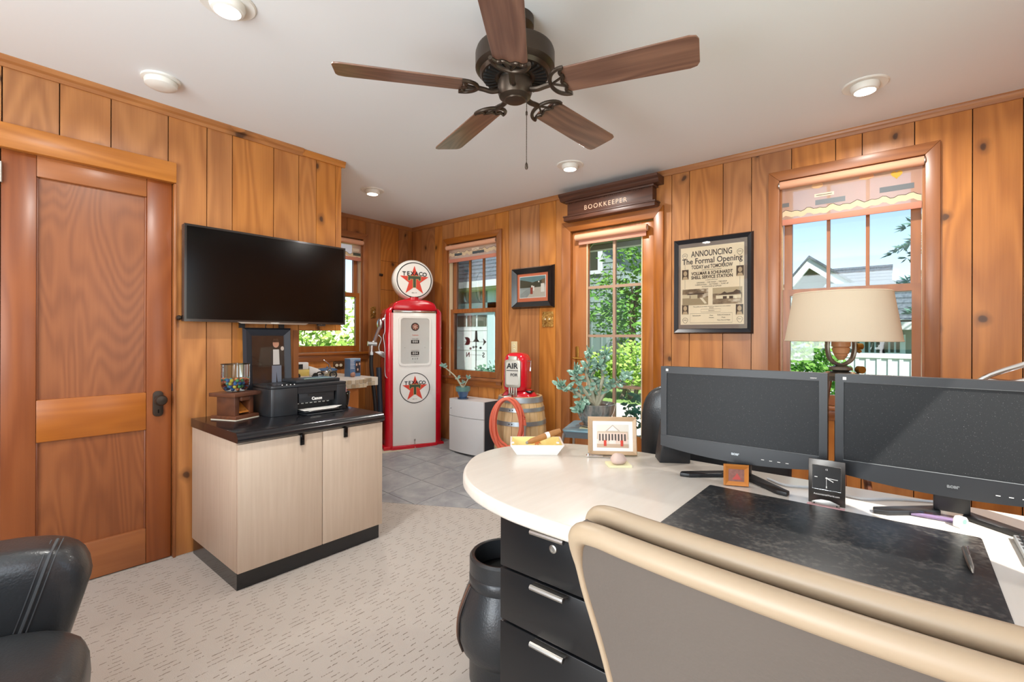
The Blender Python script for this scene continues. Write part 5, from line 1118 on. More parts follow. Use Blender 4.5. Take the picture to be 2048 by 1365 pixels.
# tray with cigar
t0 = Vector((1.483, 1.082, 0))+CF*0.062-CR0*0.018
ty = thing('ceramic_tray', 'white square ceramic ashtray with yellow inside and sun motif', 'ashtray', (t0.x, t0.y, ZD), VR)
bw, tw_ = 0.078, 0.104; m_cer = plain('white ceramic', 'F1EFE8', 0.15, coat=0.5); m_cery = plain('yellow glaze', 'EFD98A', 0.2, coat=0.5, var=0.12)
bo_ = MB(); lv = [(bw, 0.0), (tw_, 0.042), (tw_-0.007, 0.042)]
vs = []; 
for r, z in lv: vs += [(-r, -r*0.78, z), (r, -r*0.78, z), (r, r*0.78, z), (-r, r*0.78, z)]
bo_.add(vs, [(0, 3, 2, 1)]+[(L*4+q, L*4+(q+1) % 4, L*4+4+(q+1) % 4, L*4+4+q) for L in range(2) for q in range(4)]); bo_.build('dish', m_cer, ty, smooth=0)
vi = []
for r, z in ((tw_-0.007, 0.042), (bw-0.008, 0.008)): vi += [(-r, -r*0.78, z), (r, -r*0.78, z), (r, r*0.78, z), (-r, r*0.78, z)]
MB().add(vi, [(q, (q+1) % 4, 4+(q+1) % 4, 4+q) for q in range(4)]+[(4, 5, 6, 7)]).build('inner_glaze', m_cery, ty, smooth=0)
sunm = MB(); tl_ = math.atan2(0.034, 0.78*(tw_-bw+0.001)); 
sun_o = MB().prism(star(0.022, 0.010, 9), 0.0, 0.0006).prism([(0.009*math.cos(2*PI*i/16), 0.009*math.sin(2*PI*i/16)) for i in range(16)], 0.0006, 0.001).build('sun_motif', plain('orange glaze', 'D4793A', 0.3), ty, (0.005, 0.0625, 0.0265), (tl_-0.02, 0, 0), smooth=0)
for s_ in (-1, 1): MB().box(s_*0.088-0.012, -0.05, 0.0405, s_*0.088+0.0, -0.03, 0.046).build('rest', m_cer, ty, bevel=0.003)
cg = thing('cigar', 'brown cigar with paper band resting across the ashtray', 'cigar', (t0.x, t0.y, ZD+0.035), VR)
cpath = [(-0.035, -0.02, 0.004), (-0.02, -0.014, 0.0085), (0.04, 0.008, 0.0255), (0.075, 0.02, 0.036), (0.098, 0.028, 0.0425)]
MB().tube(cpath, [0.006, 0.011, 0.0125, 0.012, 0.009], 12).build('roll', plain('tobacco leaf', 'A3713F', 0.7, var=0.2, vscale=40), cg)
MB().tube([(0.038, 0.0073, 0.025), (0.052, 0.0122, 0.029)], 0.0131, 12).build('band', m_paper, cg); MB().sph((-0.037, -0.0205, 0.0035), 0.0065, 8, 6).build('ash', plain('ash grey', '8E8C88', 0.9), cg)
# photo of the filling station
f0, f1 = at(1176, 909, Z=0.742), at(1274, 911, Z=0.742); fc_ = (f0+f1)/2; fw_ = (f1-f0).length
pf_ = thing('photo_frame', 'oak desk frame with a drawing of an old filling station', 'picture', (fc_.x, fc_.y, ZD), math.atan2(f1.y-f0.y, f1.x-f0.x))
fh_ = 0.148
fp_ = bpy.data.objects.new
ti = math.radians(-9)
def tilt(o): o.rotation_euler = (ti, 0, 0); return o
tilt(frame_mesh(fw_, fh_, 0.017, -0.008, 0.006, 0.3).build('frame', m_oak, pf_, (0, 0.0, fh_/2*math.cos(ti)+0.001), smooth=0))
cz_ = fh_/2*math.cos(ti)+0.001
tilt(MB().box(-fw_/2+0.012, -0.001, -fh_/2+0.012, fw_/2-0.012, 0.005, fh_/2-0.012).build('mat_board', m_paper, pf_, (0, 0, cz_), smooth=0))
tilt(MB().box(-fw_/2+0.004, 0.006, -fh_/2+0.004, fw_/2-0.004, 0.009, fh_/2-0.004).build('back_board', m_dark, pf_, (0, 0, cz_), smooth=0))
pr_ = tilt(MB().box(-0.062, -0.0018, -0.044, 0.062, -0.0011, 0.044).build('picture_print', plain('station print', 'D9D4C8', 0.6, var=0.05), pf_, (0, 0, cz_), smooth=0))
lst = [('C9B49C', [(-0.06, -0.012), (0.06, -0.012), (0.058, 0.018), (-0.058, 0.018)]), ('E4C9B8', R4(-0.056, -0.028, 0.056, 0.012)), ('B4A79A', [(-0.028, 0.018), (0.03, 0.018), (0.001, 0.043)]), ('EFE3D4', [(-0.02, 0.02), (0.022, 0.02), (0.001, 0.039)]), ('BFA58C', R4(-0.06, -0.044, 0.06, -0.03))]
for i in range(9): lst.append(('4C4440', R4(-0.052+i*0.012, -0.018, -0.046+i*0.012, 0.008)))
lst += [('C8402E', R4(-0.034, -0.038, -0.024, -0.016)), ('C8402E', R4(0.03, -0.038, 0.04, -0.016)), ('E8D8CC', R4(-0.012, -0.03, 0.012, -0.016))]
for i, (h, poly) in enumerate(lst): MB().prism(poly, -0.0022-0.0001*i, -0.0015, 'y').build('printed_shape', plain('station art %d' % i, h, 0.6), pr_, smooth=0)
MB().box(-0.02, 0.012, 0.0, 0.02, 0.05, 0.003).box(-0.012, 0.009, 0.0, 0.012, 0.014, 0.09).build('easel', m_dark, pf_, smooth=0)
# note block and stone
nb = at(1237, 929, Z=0.745)
no = thing('note_block', 'pale yellow sticky note block under the stone', 'note block', (nb.x, nb.y, ZD), VR+0.05)
for i in range(3): MB().box(-0.04, -0.03, i*0.0024, 0.04, 0.035, i*0.0024+0.0022).build('note_stack', plain('note yellow %d' % i, 'E9E3B8', 0.7), no, smooth=0)
def rock(name, label, loc, r, h, seed, cat='stone'):
    m = MB(); m.sph((0, 0, 0), 1, 18, 12); rr = random.Random(seed); ph = [rr.uniform(0, 6) for _ in range(6)]
    m.v = [(x*r[0]*(1+0.10*math.sin(3*y+ph[0])+0.06*math.sin(5*z+ph[1])), y*r[1]*(1+0.10*math.sin(3*z+ph[2])), (max(z, -0.75)+0.75)*r[2]*(1+0.10*math.sin(3*x+ph[3]))) for x, y, z in m.v]
    t = tag(m.build(name, plain(label, h, 0.7, var=0.22, vscale=30, bump=0.5, bscale=70), None, loc, smooth=60), label, cat); return t
rock('stone', 'rounded pinkish stone on the sticky notes', (nb.x, nb.y, ZD+0.0075), (0.032, 0.026, 0.022), 'CDB5A8', 3)
fk = at(1200, 915, Z=0.742)
fo = thing('letter_opener', 'silver handled letter opener lying before the oak frame', 'letter opener', (fk.x, fk.y, ZD+0.001), VR-0.1)
MB().tube(smooth_path([(-0.052, 0, 0.005), (-0.04, 0, 0.006), (-0.02, 0, 0.005), (0.01, 0, 0.004)], 4), [0.003, 0.006, 0.009, 0.010, 0.009, 0.007, 0.0055, 0.005, 0.005, 0.005, 0.005, 0.0045, 0.004], 8, sq=0.6).build('handle', m_chrome, fo)
MB().prism([(0.008, -0.004), (0.03, -0.007), (0.075, 0.0), (0.03, 0.007), (0.008, 0.004)], 0.0, 0.002).build('blade', m_steel, fo, smooth=0)
# small wooden frame
s0, s1 = at(1449, 968, Z=0.742), at(1500, 972, Z=0.742); sc_ = (s0+s1)/2; sw2 = (s1-s0).length
sf = thing('photo_frame', 'tiny golden wooden frame standing below the left monitor', 'picture', (sc_.x-0.01, sc_.y, ZD), math.atan2(s1.y-s0.y, s1.x-s0.x))
sh2 = 0.066; m_gold = wood('golden oak', 'C07A34', '96551F', along='x', knots=0, vary=0.05)
frame_mesh(sw2, sh2, 0.014, -0.009, 0.003, 0.7).build('frame', m_gold, sf, (0, 0, sh2/2), smooth=0); MB().box(-sw2/2+0.002, 0.003, 0.001, sw2/2-0.002, 0.006, sh2-0.001).build('back_board', m_dark, sf, smooth=0)
MB().box(-sw2/2+0.013, 0.0, 0.013, sw2/2-0.013, 0.001, sh2-0.013).build('photograph', plain('tiny photo', '8C6258', 0.4, var=0.5, vscale=90), sf, smooth=0)
MB().prism([(-0.012, 0.02), (0.014, 0.02), (0.01, 0.028), (0.002, 0.04), (-0.004, 0.03)], -0.0006, 0.0002, 'y').build('printed_shape', plain('tiny photo red', 'B8504A', 0.5), sf, smooth=0)
MB().box(-0.006, 0.006, 0, 0.006, 0.02, 0.03).build('easel', m_dark, sf, smooth=0)
# desk clock
c0, c1 = at(1619, 998, Z=0.742), at(1692, 1012, Z=0.742); cc = (c0+c1)/2; cw_ = (c1-c0).length
clk = thing('desk_clock', 'square smoked metal desk clock with white hands below the monitors', 'clock', (cc.x-0.02, cc.y, ZD), math.atan2(c1.y-c0.y, c1.x-c0.x))
chh_ = 0.122; m_ck = plain('brushed gunmetal', '5A5652', 0.3, metal=0.8)
MB().box(-cw_/2, 0.0, 0.0, cw_/2, 0.006, chh_).build('plate', m_ck, clk, bevel=0.001); MB().box(-0.03, 0.006, 0.0, 0.03, 0.035, 0.08).build('case', m_black, clk, bevel=0.003)
fz_ = 0.073; MB().box(-0.033, -0.001, fz_-0.033, 0.033, 0.0002, fz_+0.033).build('dial', plain('dark dial', '2E2D2C', 0.2), clk, smooth=0)
MB().tube([(-0.033, -0.001, fz_-0.033), (0.033, -0.001, fz_-0.033), (0.033, -0.001, fz_+0.033), (-0.033, -0.001, fz_+0.033)], 0.0011, 4, True).build('dial_rim', m_chrome, clk)
for a, l, r in ((PI/2-2.05, 0.018, 0.0013), (PI/2-1.62, 0.026, 0.0009), (PI/2-PI, 0.022, 0.0006)): MB().tube([(0, -0.0022, fz_), (l*math.cos(a), -0.0022, fz_+l*math.sin(a))], r, 5).build('hand', m_paper, clk)
MB().sph((0, -0.0022, fz_), 0.0025, 8, 6).build('hand_boss', m_paper, clk); text('12', 0.006, m_paper, clk, (0, -0.0014, fz_+0.023)); MB().box(-0.028, -0.0015, fz_-0.001, -0.021, -0.001, fz_+0.001).box(-0.0012, -0.0015, fz_-0.028, 0.0012, -0.001, fz_-0.022).build('hour_mark', m_paper, clk, smooth=0)
text('AccountantsWorld.com', 0.0065, m_paper, clk, (0, -0.0006, 0.026), sx=0.95)
# badge and card by the clock
bx_ = Vector((cc.x-0.02, cc.y, 0))-Vector((math.sin(clk.rotation_euler.z)*-1, math.cos(clk.rotation_euler.z), 0))*0.018
bd_ = thing('name_badge', 'silver arched badge on a pink card at the foot of the clock', 'badge', (bx_.x, bx_.y, ZD), clk.rotation_euler.z)
MB().box(-0.043, -0.012, 0.0, 0.043, 0.008, 0.0012).build('card', plain('pink card', 'D9A9AC', 0.6, var=0.3, vscale=60), bd_, smooth=0)
MB().prism([(-0.032, 0.0015), (0.032, 0.0015), (0.032, 0.010), (0.022, 0.014), (0.01, 0.018), (-0.01, 0.018), (-0.022, 0.014), (-0.032, 0.010)], -0.004, -0.001, 'y').build('badge_plate', m_steel, bd_, bevel=0.0006)
for x in (-0.026, 0.026): MB().cyl((x, -0.0045, 0.006), (x, -0.0035, 0.006), 0.002, n=8).build('rivet', m_dash, bd_)
# pen, eraser, card case, keyboard, calculator
a_, b_ = at(1928, 1097, Z=0.747), at(1946, 1147, Z=0.747); an = math.atan2(b_.y-a_.y, b_.x-a_.x); L_ = (b_-a_).length
pen = thing('ballpoint_pen', 'silver ballpoint pen lying on the desk pad', 'pen', (a_.x, a_.y, ZD+0.0085), an)
MB().tube([(0, 0, 0), (0.01, 0, 0), (L_*0.5, 0, 0), (L_*0.8, 0, 0), (L_, 0, -0.002)], [0.0035, 0.005, 0.0055, 0.0045, 0.001], 10).build('barrel', m_steel, pen); MB().tube([(0.008, 0.003, 0.004), (0.012, 0.005, 0.007), (L_*0.4, 0.004, 0.0065)], 0.0012, 5).build('clip', m_chrome, pen)
e_ = at(1924, 1052, Z=0.745)
er = thing('eraser', 'white eraser cap printed with a green face under the right monitor', 'eraser', (e_.x, e_.y, ZD), VR+0.15)
MB().prism([(-0.012, 0), (0.012, 0), (0.012, 0.018), (0.007, 0.026), (-0.007, 0.026), (-0.012, 0.018)], -0.006, 0.012, 'y').build('block', m_white, er, bevel=0.002); MB().prism(oval(0, 0.016, 0.006, 0.006), -0.0066, -0.0059, 'y').build('printed_mark', plain('green print', '6FA287', 0.5), er, smooth=0)
q0 = at(1860, 1030, Z=0.745)
cs = thing('card_case', 'clear plastic card case lying before the right monitor stand', 'case', (q0.x-0.012, q0.y, ZD), RW+0.03)
MB().box(-0.048, -0.014, 0.0005, 0.048, 0.014, 0.012).build('clear_shell', glass('clear acrylic', 'F0EAF4'), cs, bevel=0.002); MB().box(-0.044, -0.011, 0.0015, 0.044, 0.011, 0.006).build('card_stack', plain('mauve cards', 'A292AE', 0.3), cs, smooth=0)
kb = thing('keyboard', 'black keyboard at the right edge of the desk', 'keyboard', (1.35, -0.42, ZD), RW)
MB().box(-0.23, -0.09, 0.0, 0.23, 0.09, 0.012).build('base', plain('keyboard silver', '8E9294', 0.35), kb, bevel=0.003)
km = MB().box(-0.0082, -0.0082, 0, 0.0082, 0.0082, 0.007).mesh('key', bevel=0.0015, seg=1)
for i in range(22):
    for j in range(7): obj('key', km, m_black, kb, (-0.214+i*0.0203, -0.076+j*0.0245, 0.012))
kb.location = (1.47, -0.42, ZD)
ca = thing('calculator', 'grey calculator lying beside the desk pad', 'calculator', (1.24, -0.24, ZD), RW)
MB().prism(rrect(0.10, 0.16, 0.012, 4), 0, 0.014).build('body', plain('calculator grey', '6B7070', 0.4), ca, bevel=0.003); MB().box(-0.038, 0.03, 0.0142, 0.038, 0.06, 0.015).build('display', plain('lcd', 'A9B4A4', 0.2), ca, smooth=0)
for i in range(4):
    for j in range(4): MB().box(-0.04+i*0.022, -0.068+j*0.022, 0.0141, -0.026+i*0.022, -0.056+j*0.022, 0.017).build('key', m_paper, ca, smooth=0)
cb_ = [(1.70, 0.34, ZD+0.004), (1.66, 0.28, ZD+0.004), (1.69, 0.2, ZD+0.004), (1.66, 0.10, ZD+0.004), (1.72, 0.02, ZD+0.004), (1.77, -0.08, ZD+0.004)]
tag(MB().tube(smooth_path(cb_, 6), 0.0035, 6).build('video_cable', plain('grey cable', 'C4C6C8', 0.5), None), 'pale grey cable on the desk between the monitor stands', 'cable')

# ------------------------------------------------------------------ on the cabinet
ZK = 0.7455
gd = thing('candy_dispenser', 'dark wood sweet dispenser with glass jar on the cabinet', 'candy dispenser', (1.030, 2.842, ZK), math.radians(23.6))
MB().prism(rrect(0.165, 0.175, 0.01, 3), 0.0, 0.004).build('felt_pad', plain('cream felt', 'D8CFBC', 0.9), gd, smooth=0)
MB().box(-0.078, -0.085, 0.0042, 0.078, 0.085, 0.022).build('base_board', m_barn, gd, bevel=0.002)
MB().box(-0.062, -0.062, 0.022, -0.034, 0.062, 0.125).build('side_post', m_barn, gd, bevel=0.002); MB().box(0.034, -0.062, 0.022, 0.062, 0.062, 0.125).build('side_post', m_barn, gd, bevel=0.002)
MB().box(-0.034, 0.0, 0.022, 0.034, 0.062, 0.125).build('back_post', m_barn, gd, smooth=0); MB().box(-0.03, -0.075, 0.10, 0.03, 0.0, 0.122).build('drawer_block', m_barn, gd, bevel=0.002)
MB().prism([(-0.062, 0.034), (-0.055, 0.034), (0.0, 0.075), (0.0, 0.085)], -0.032, 0.032, 'x').build('chute', m_pine_h, gd, smooth=0)
MB().box(-0.088, -0.088, 0.125, 0.088, 0.088, 0.145).build('top_board', m_barn, gd, bevel=0.002)
jar = MB(); pr2 = [(0.030, 0.146), (0.038, 0.152), (0.047, 0.164), (0.052, 0.180), (0.053, 0.20), (0.053, 0.298)]; vs = []; fs = []
sq = rrect(1, 1, 0.12, 3); n = len(sq)
for r, z in pr2: vs += [(x*2*r, y*2*r, z) for x, y in sq]
for j in range(len(pr2)-1): fs += [(j*n+i, j*n+(i+1) % n, (j+1)*n+(i+1) % n, (j+1)*n+i) for i in range(n)]
fs.append(tuple(range(n))[::-1]); jar.add(vs, fs); jar.build('jar', m_clear, gd, smooth=50)
MB().tube([(x*0.106, y*0.106, 0.298) for x, y in sq], 0.0025, 6, True).build('jar_lip', m_clear, gd)
gcol = {'blue': '2E6FB0', 'teal': '2F9C8F', 'orange': 'E88444', 'green': '5FA85A', 'yellow': 'E7C64A', 'red': 'C9473C'}
gms = {}; spots = []
for lay, (z, r, nn_) in enumerate(((0.158, 0.017, 4), (0.174, 0.030, 8), (0.192, 0.038, 10), (0.209, 0.039, 9))):
    for i in range(nn_): a = 2*PI*i/nn_+lay*0.7; spots.append((r*math.cos(a)*1.02, r*math.sin(a)*1.02, z))
spots += [(0, 0, 0.186), (0.015, 0.0, 0.205), (-0.016, 0.005, 0.204)]
names = ['blue', 'teal', 'blue', 'orange', 'green', 'blue', 'yellow', 'teal', 'orange', 'red', 'blue', 'green']
cA, sA = math.cos(math.radians(23.6)), math.sin(math.radians(23.6))
for i, (x, y, z) in enumerate(spots):
    c = names[(i*5+i//4) % 12]
    if c not in gms: gms[c] = MB().sph((0, 0, 0), 0.0098, 12, 8).mesh('gumball'); gms[c].materials.append(plain('gumball '+c, gcol[c], 0.25, coat=0.4))
    tag(obj('gumball', gms[c], None, None, (1.030+x*cA-y*sA, 2.842+x*sA+y*cA, ZK+z)), c+' gumball in the glass jar of the dispenser', 'gumball', c+' gumballs in the jar')
# printer
pn = thing('printer', 'black inkjet printer with open paper tray on the cabinet', 'printer', (1.155, 2.700, ZK))
m_pr = plain('printer black', '26282B', 0.38); m_prg = plain('printer gloss', '1C1E21', 0.2)
MB().prism([(0.0, 0.24), (0.0, 0.03), (0.01, 0.01), (0.03, 0.0), (0.155, 0.0), (0.155, 0.24)], 0.0, 0.155).build('body', m_pr, pn, bevel=0.003)
MB().box(0.155, 0.06, 0.0, 0.40, 0.24, 0.155).build('paper_bay', plain('bay black', '131416', 0.5), pn, smooth=0)
MB().box(0.40, 0.0, 0.0, 0.462, 0.24, 0.155).build('body', m_pr, pn, bevel=0.003)
MB().box(0.156, 0.0, 0.118, 0.399, 0.24, 0.155).build('upper_front', m_pr, pn, smooth=0)
MB().box(0.165, 0.008, 0.062, 0.385, 0.058, 0.117).build('front_flap', m_pr, pn, bevel=0.002)
text('Canon', 0.024, m_paper, pn, (0.275, 0.0075, 0.082), name='logo', bold=0.0009)
MB().box(0.22, 0.004, 0.103, 0.33, 0.0085, 0.112).build('grip', m_dash, pn, smooth=0)
MB().box(0.156, -0.001, 0.1415, 0.462, 0.001, 0.1435).build('seam', m_dash, pn, smooth=0)
MB().prism([(0.0, 0.24), (0.0, 0.03), (0.01, 0.008), (0.03, -0.002), (0.462, -0.002), (0.462, 0.24)], 0.1555, 0.172).build('lid', m_pr, pn, bevel=0.004)
MB().prism([(0.17, 0.05), (0.45, 0.05), (0.45, 0.235), (0.17, 0.235)], 0.1725, 0.192).build('document_feeder', m_pr, pn, bevel=0.005)
MB().prism([(0.22, 0.055), (0.42, 0.055), (0.40, 0.12), (0.25, 0.12)], 0.1925, 0.194).build('feeder_tray', m_prg, pn, smooth=0)
MB().box(0.03, 0.02, 0.1722, 0.155, 0.11, 0.174).build('control_panel', m_prg, pn, smooth=0)
for i in range(4): MB().sph((0.075+i*0.022, 0.012 if i else 0.02, 0.1735), 0.0035, 8, 6).build('button', m_white, pn)
MB().box(0.16, -0.07, 0.012, 0.395, 0.06, 0.018).build('output_tray', m_prg, pn, bevel=0.002); MB().box(0.165, -0.095, 0.001, 0.39, 0.06, 0.007).build('cassette', m_pr, pn, bevel=0.002)
for i in range(8): MB().box(0.175+i*0.027, 0.056, 0.05, 0.19+i*0.027, 0.0595, 0.055).build('roller', m_white, pn, smooth=0)
MB().box(0.355, 0.058, 0.02, 0.37, 0.0595, 0.10).build('cover_slot', m_prg, pn, smooth=0)
for i, (x, y, z, r, lb) in enumerate(((0.285, -0.012, 0.0188, 0.05, 'lowest loose white sheet in the printer tray'), (0.27, -0.005, 0.0208, -0.08, 'middle loose white sheet in the printer tray'), (0.30, -0.018, 0.0228, 0.02, 'topmost loose white sheet with curled corner in the printer tray'))):
    s_ = MB(); s_.grid(lambda u, v, i=i: ((u-0.5)*0.19, (v-0.5)*0.11, 0.0+0.012*max(0, u-0.75)*4*(1-v)*(i == 2)), 8, 6)
    tag(s_.build('paper_sheet', m_paper, None, (1.155+x, 2.705+y, ZK+z), (0, 0, r), smooth=60), lb, 'paper', 'sheets in the printer tray')
# framed portrait behind the printer
fL, fR = at(490, 656, Y=2.955).x, at(587, 655, Y=2.955).x; fwd_ = fR-fL; fht = at(490, 656, Y=2.955).z-ZK
pic = thing('framed_picture', 'black framed photograph of a person in a white shirt behind the printer', 'picture', ((fL+fR)/2, 2.976, ZK), 0)
ti2 = math.radians(-3.5); cz2 = fht/2
def tl2(o): o.rotation_euler = (ti2, 0, 0); o.location = (0, 0, cz2+0.002); return o
tl2(frame_mesh(fwd_, fht, 0.05, -0.018, 0.004, 0.75).build('frame', plain('matt navy frame', '22262E', 0.45), pic, smooth=0))
tl2(MB().box(-fwd_/2+0.002, 0.004, -fht/2+0.002, fwd_/2-0.002, 0.009, fht/2-0.002).build('back_board', m_dash, pic, smooth=0))
k = N('dark studio photo'); nn = k.noise(k.objco(), 6, 3); m_ph = k.end(k.bsdf(k.ramp(nn, [(0.35, col('1E1614')), (0.6, col('3E2C24')), (0.8, col('26303F'))]), 0.25))
ph2 = tl2(MB().box(-fwd_/2+0.045, -0.002, -fht/2+0.045, fwd_/2-0.045, 0.002, fht/2-0.045).build('photograph', m_ph, pic, smooth=0))
x_ = 0.042
person = [('8E96A6', [(x_-0.027, -0.175), (x_-0.004, -0.175), (x_, -0.09), (x_+0.006, -0.175), (x_+0.026, -0.172), (x_+0.028, -0.055), (x_-0.024, -0.055)]), ('2A211E', [(x_-0.03, -0.06), (x_+0.034, -0.06), (x_+0.038, 0.015), (x_+0.02, 0.035), (x_-0.016, 0.035), (x_-0.03, 0.02)]), ('E8E6E2', [(x_-0.018, -0.055), (x_+0.018, -0.055), (x_+0.016, 0.03), (x_-0.016, 0.03)]), ('D9A48A', oval(x_, 0.062, 0.017, 0.022)), ('4A3222', [(x_-0.018, 0.07), (x_+0.018, 0.07), (x_+0.012, 0.09), (x_-0.012, 0.09)]), ('E6D8CC', oval(x_+0.035, 0.035, 0.009, 0.012))]
for i, (h, poly) in enumerate(person): MB().prism([(a_*1.1, b_*1.1+0.085) for a_, b_ in poly], -0.0026-0.0001*i, -0.0019, 'y').build('printed_shape', plain('portrait art %d' % i, h, 0.4), ph2, smooth=0)
tl2(MB().box(-fwd_/2+0.046, -0.0052, -fht/2+0.046, fwd_/2-0.046, -0.0046, fht/2-0.046).build('glazing', m_picglass, pic, smooth=0))
# mug
mp = at(691, 811, Z=ZK)
mg = thing('mug', 'black patterned mug with a pink candle stub behind the printer', 'mug', (1.660, 2.80, ZK))
MB().lathe([(0.024, 0), (0.028, 0.003), (0.033, 0.03), (0.037, 0.06), (0.038, 0.095), (0.035, 0.095), (0.033, 0.06), (0.03, 0.02), (0.001, 0.012)], 28, cap=False).build('cup', m_blackg, mg)
for i in range(10): a = i*2.4; z = 0.04+0.045*((i*0.37) % 1); MB().sph((0.037*math.cos(a), 0.037*math.sin(a), z+0.01), 0.003, 6, 5).build('painted_dot', m_white, mg)
MB().cyl((0.0, 0, 0.015), (0, 0, 0.118), 0.018, n=16).build('candle_stub', plain('pink wax', 'E0A6A8', 0.5), mg)

# ------------------------------------------------------------------ on the tiled counter
ZQ = ZC+0.0005
tk = thing('toy_truck', 'white and yellow toy delivery truck on the tiled counter', 'toy truck', (1.96, 3.93, ZQ), math.radians(-18))
m_yel = plain('toy yellow', 'D8C36A', 0.35); m_wt = plain('toy white', 'E4E8EA', 0.3)
MB().box(-0.09, -0.035, 0.075, 0.03, 0.035, 0.135).build('roof_box', m_wt, tk, bevel=0.006); MB().box(-0.09, -0.037, 0.02, 0.035, 0.037, 0.075).build('body', m_yel, tk, bevel=0.004)
MB().prism([(0.035, 0.02), (0.13, 0.02), (0.13, 0.06), (0.10, 0.08), (0.06, 0.095), (0.035, 0.10)], -0.034, 0.034, 'y').build('bonnet', m_wt, tk, bevel=0.006)
MB().box(-0.075, -0.0375, 0.08, -0.015, -0.0352, 0.12).build('window', m_dash, tk, smooth=0)
for x in (-0.055, 0.085):
    for y in (-0.04, 0.03): MB().cyl((x, y, 0.022), (x, y+0.012, 0.022), 0.022, n=16).build('wheel', m_dash, tk)
mo = thing('toy_motorcycle', 'small silver toy motorcycle beside the toy truck', 'toy motorcycle', (2.045, 3.72, ZQ+0.005), math.radians(-30))
for x in (-0.05, 0.055):
    MB().tube([(x+0.026*math.cos(2*PI*i/18), 0, 0.028+0.026*math.sin(2*PI*i/18)) for i in range(18)], 0.006, 6, True).build('wheel', m_dash, mo); MB().cyl((x, -0.004, 0.028), (x, 0.004, 0.028), 0.012, n=10).build('hub', m_chrome, mo)
MB().tube(smooth_path([(-0.05, 0, 0.03), (-0.02, 0, 0.03), (0.0, 0, 0.055), (0.03, 0, 0.08), (0.055, 0, 0.028)], 4), 0.006, 6).build('frame', m_chrome, mo); MB().sph((-0.005, 0, 0.05), (0.025, 0.012, 0.016), 10, 8).build('engine', m_steel, mo)
MB().tube([(0.055, 0.006, 0.028), (0.02, 0.006, 0.12), (-0.02, 0.012, 0.155)], 0.0035, 6).tube([(0.055, -0.006, 0.028), (0.02, -0.006, 0.12), (-0.015, -0.014, 0.15)], 0.0035, 6).build('fork', m_chrome, mo)
tn = thing('round_tin', 'round tin with blue lid at the back of the counter', 'tin', (2.24, 4.06, ZQ))
MB().lathe([(0.085, 0), (0.085, 0.045)], 28).build('body', plain('tin gold', '8E8468', 0.4, metal=0.5), tn); MB().lathe([(0.092, 0.045), (0.092, 0.05), (0.07, 0.062), (0.02, 0.07), (0.001, 0.071)], 28).sph((0, 0, 0.075), 0.008, 8, 6).build('lid', plain('tin blue', '4A6C90', 0.3), tn)
bxp = thing('printed_box', 'blue printed carton standing at the right of the counter', 'box', (2.33, 3.79, ZQ), math.radians(8))
MB().box(-0.052, -0.035, 0, 0.062, 0.04, 0.158).build('carton', plain('carton blue', '54759C', 0.4, var=0.15), bxp, bevel=0.001)
MB().box(-0.052, -0.036, 0.15, 0.062, 0.0405, 0.16).build('carton_edge', plain('carton light', '9DB8CF', 0.4), bxp, smooth=0)
MB().box(0.005, -0.0362, 0.03, 0.058, -0.0352, 0.135).build('printed_panel', plain('carton dark', '2C2A32', 0.4, var=0.5, vscale=60), bxp, smooth=0)
for x, z in ((0.018, 0.105), (0.05, 0.11), (0.03, 0.06)): MB().prism(oval(x, z, 0.008, 0.012), -0.0368, -0.0362, 'y').build('printed_mark', plain('carton skin', 'C9A690', 0.5), bxp, smooth=0)
for i in range(7): MB().box(-0.05, -0.0362, 0.07+i*0.012, -0.005-0.004*(i % 3), -0.0352, 0.073+i*0.012).build('printed_line', m_white, bxp, smooth=0)
rock('stone', 'small brown stone in front of the blue carton on the counter', (2.285, 3.71, ZQ), (0.022, 0.018, 0.026), '9A7260', 9)
# ------------------------------------------------------------------ outside
k = N('lawn'); nn = k.noise(k.objco(), 3, 6, 0.7); m_lawn = k.end(k.bsdf(k.ramp(nn, [(0.3, col('4F6B34')), (0.6, col('7C9A52')), (0.8, col('9DB06C'))]), 0.9))
structure(MB().box(-12, -14, -0.25, 40, 26, -0.12).build('ground', m_lawn, smooth=0))
m_stonep = plain('pale paving', 'CFC8BA', 0.9, var=0.15)
structure(MB().prism([(5.0, 1.4), (6.5, 1.6), (8.4, 2.2), (8.4, 5.4), (6.0, 4.2), (5.0, 3.6)], -0.12, -0.09).build('path', m_stonep, smooth=0))
m_sid = plain('sage siding', '7E908E', 0.8); m_sidd = plain('dark sage siding', '6C827E', 0.8); m_wtr = plain('white exterior trim', 'C2C9CB', 0.6)
k = N('grey shingle'); nn = k.noise(k.scale(k.objco(), 1, 4, 1), 8, 4); m_shg = k.end(k.bsdf(k.ramp(nn, [(0.35, col('404C54')), (0.65, col('5C686E'))]), 0.9))
m_dkgl = plain('dark window glass', '3A4438', 0.1)
def lap(parent, x, y0, y1, z0, z1, step=0.16, mat=None):          # lap boards on a wall facing -X, each board a part
    z = z0
    while z < z1-0.01:
        e = min(z+step, z1); MB().add([(x, y0, z), (x, y1, z), (x+0.02, y1, e), (x+0.02, y0, e), (x+0.04, y0, z), (x+0.04, y1, z), (x+0.04, y1, e), (x+0.04, y0, e)], [(0, 1, 2, 3), (4, 7, 6, 5), (0, 4, 5, 1), (3, 2, 6, 7), (0, 3, 7, 4), (1, 5, 6, 2)]).build('lap_board', mat or m_sid, parent, smooth=0); z = e
def batten(parent, x, y0, y1, z0, z1, step, mat, bm):
    MB().box(x+0.02, y0, z0, x+0.06, y1, z1).build('wall_panel', mat, parent, smooth=0); y = y0
    while y < y1: MB().box(x, y, z0, x+0.02, y+0.05, z1).build('batten', bm, parent, smooth=0); y += step
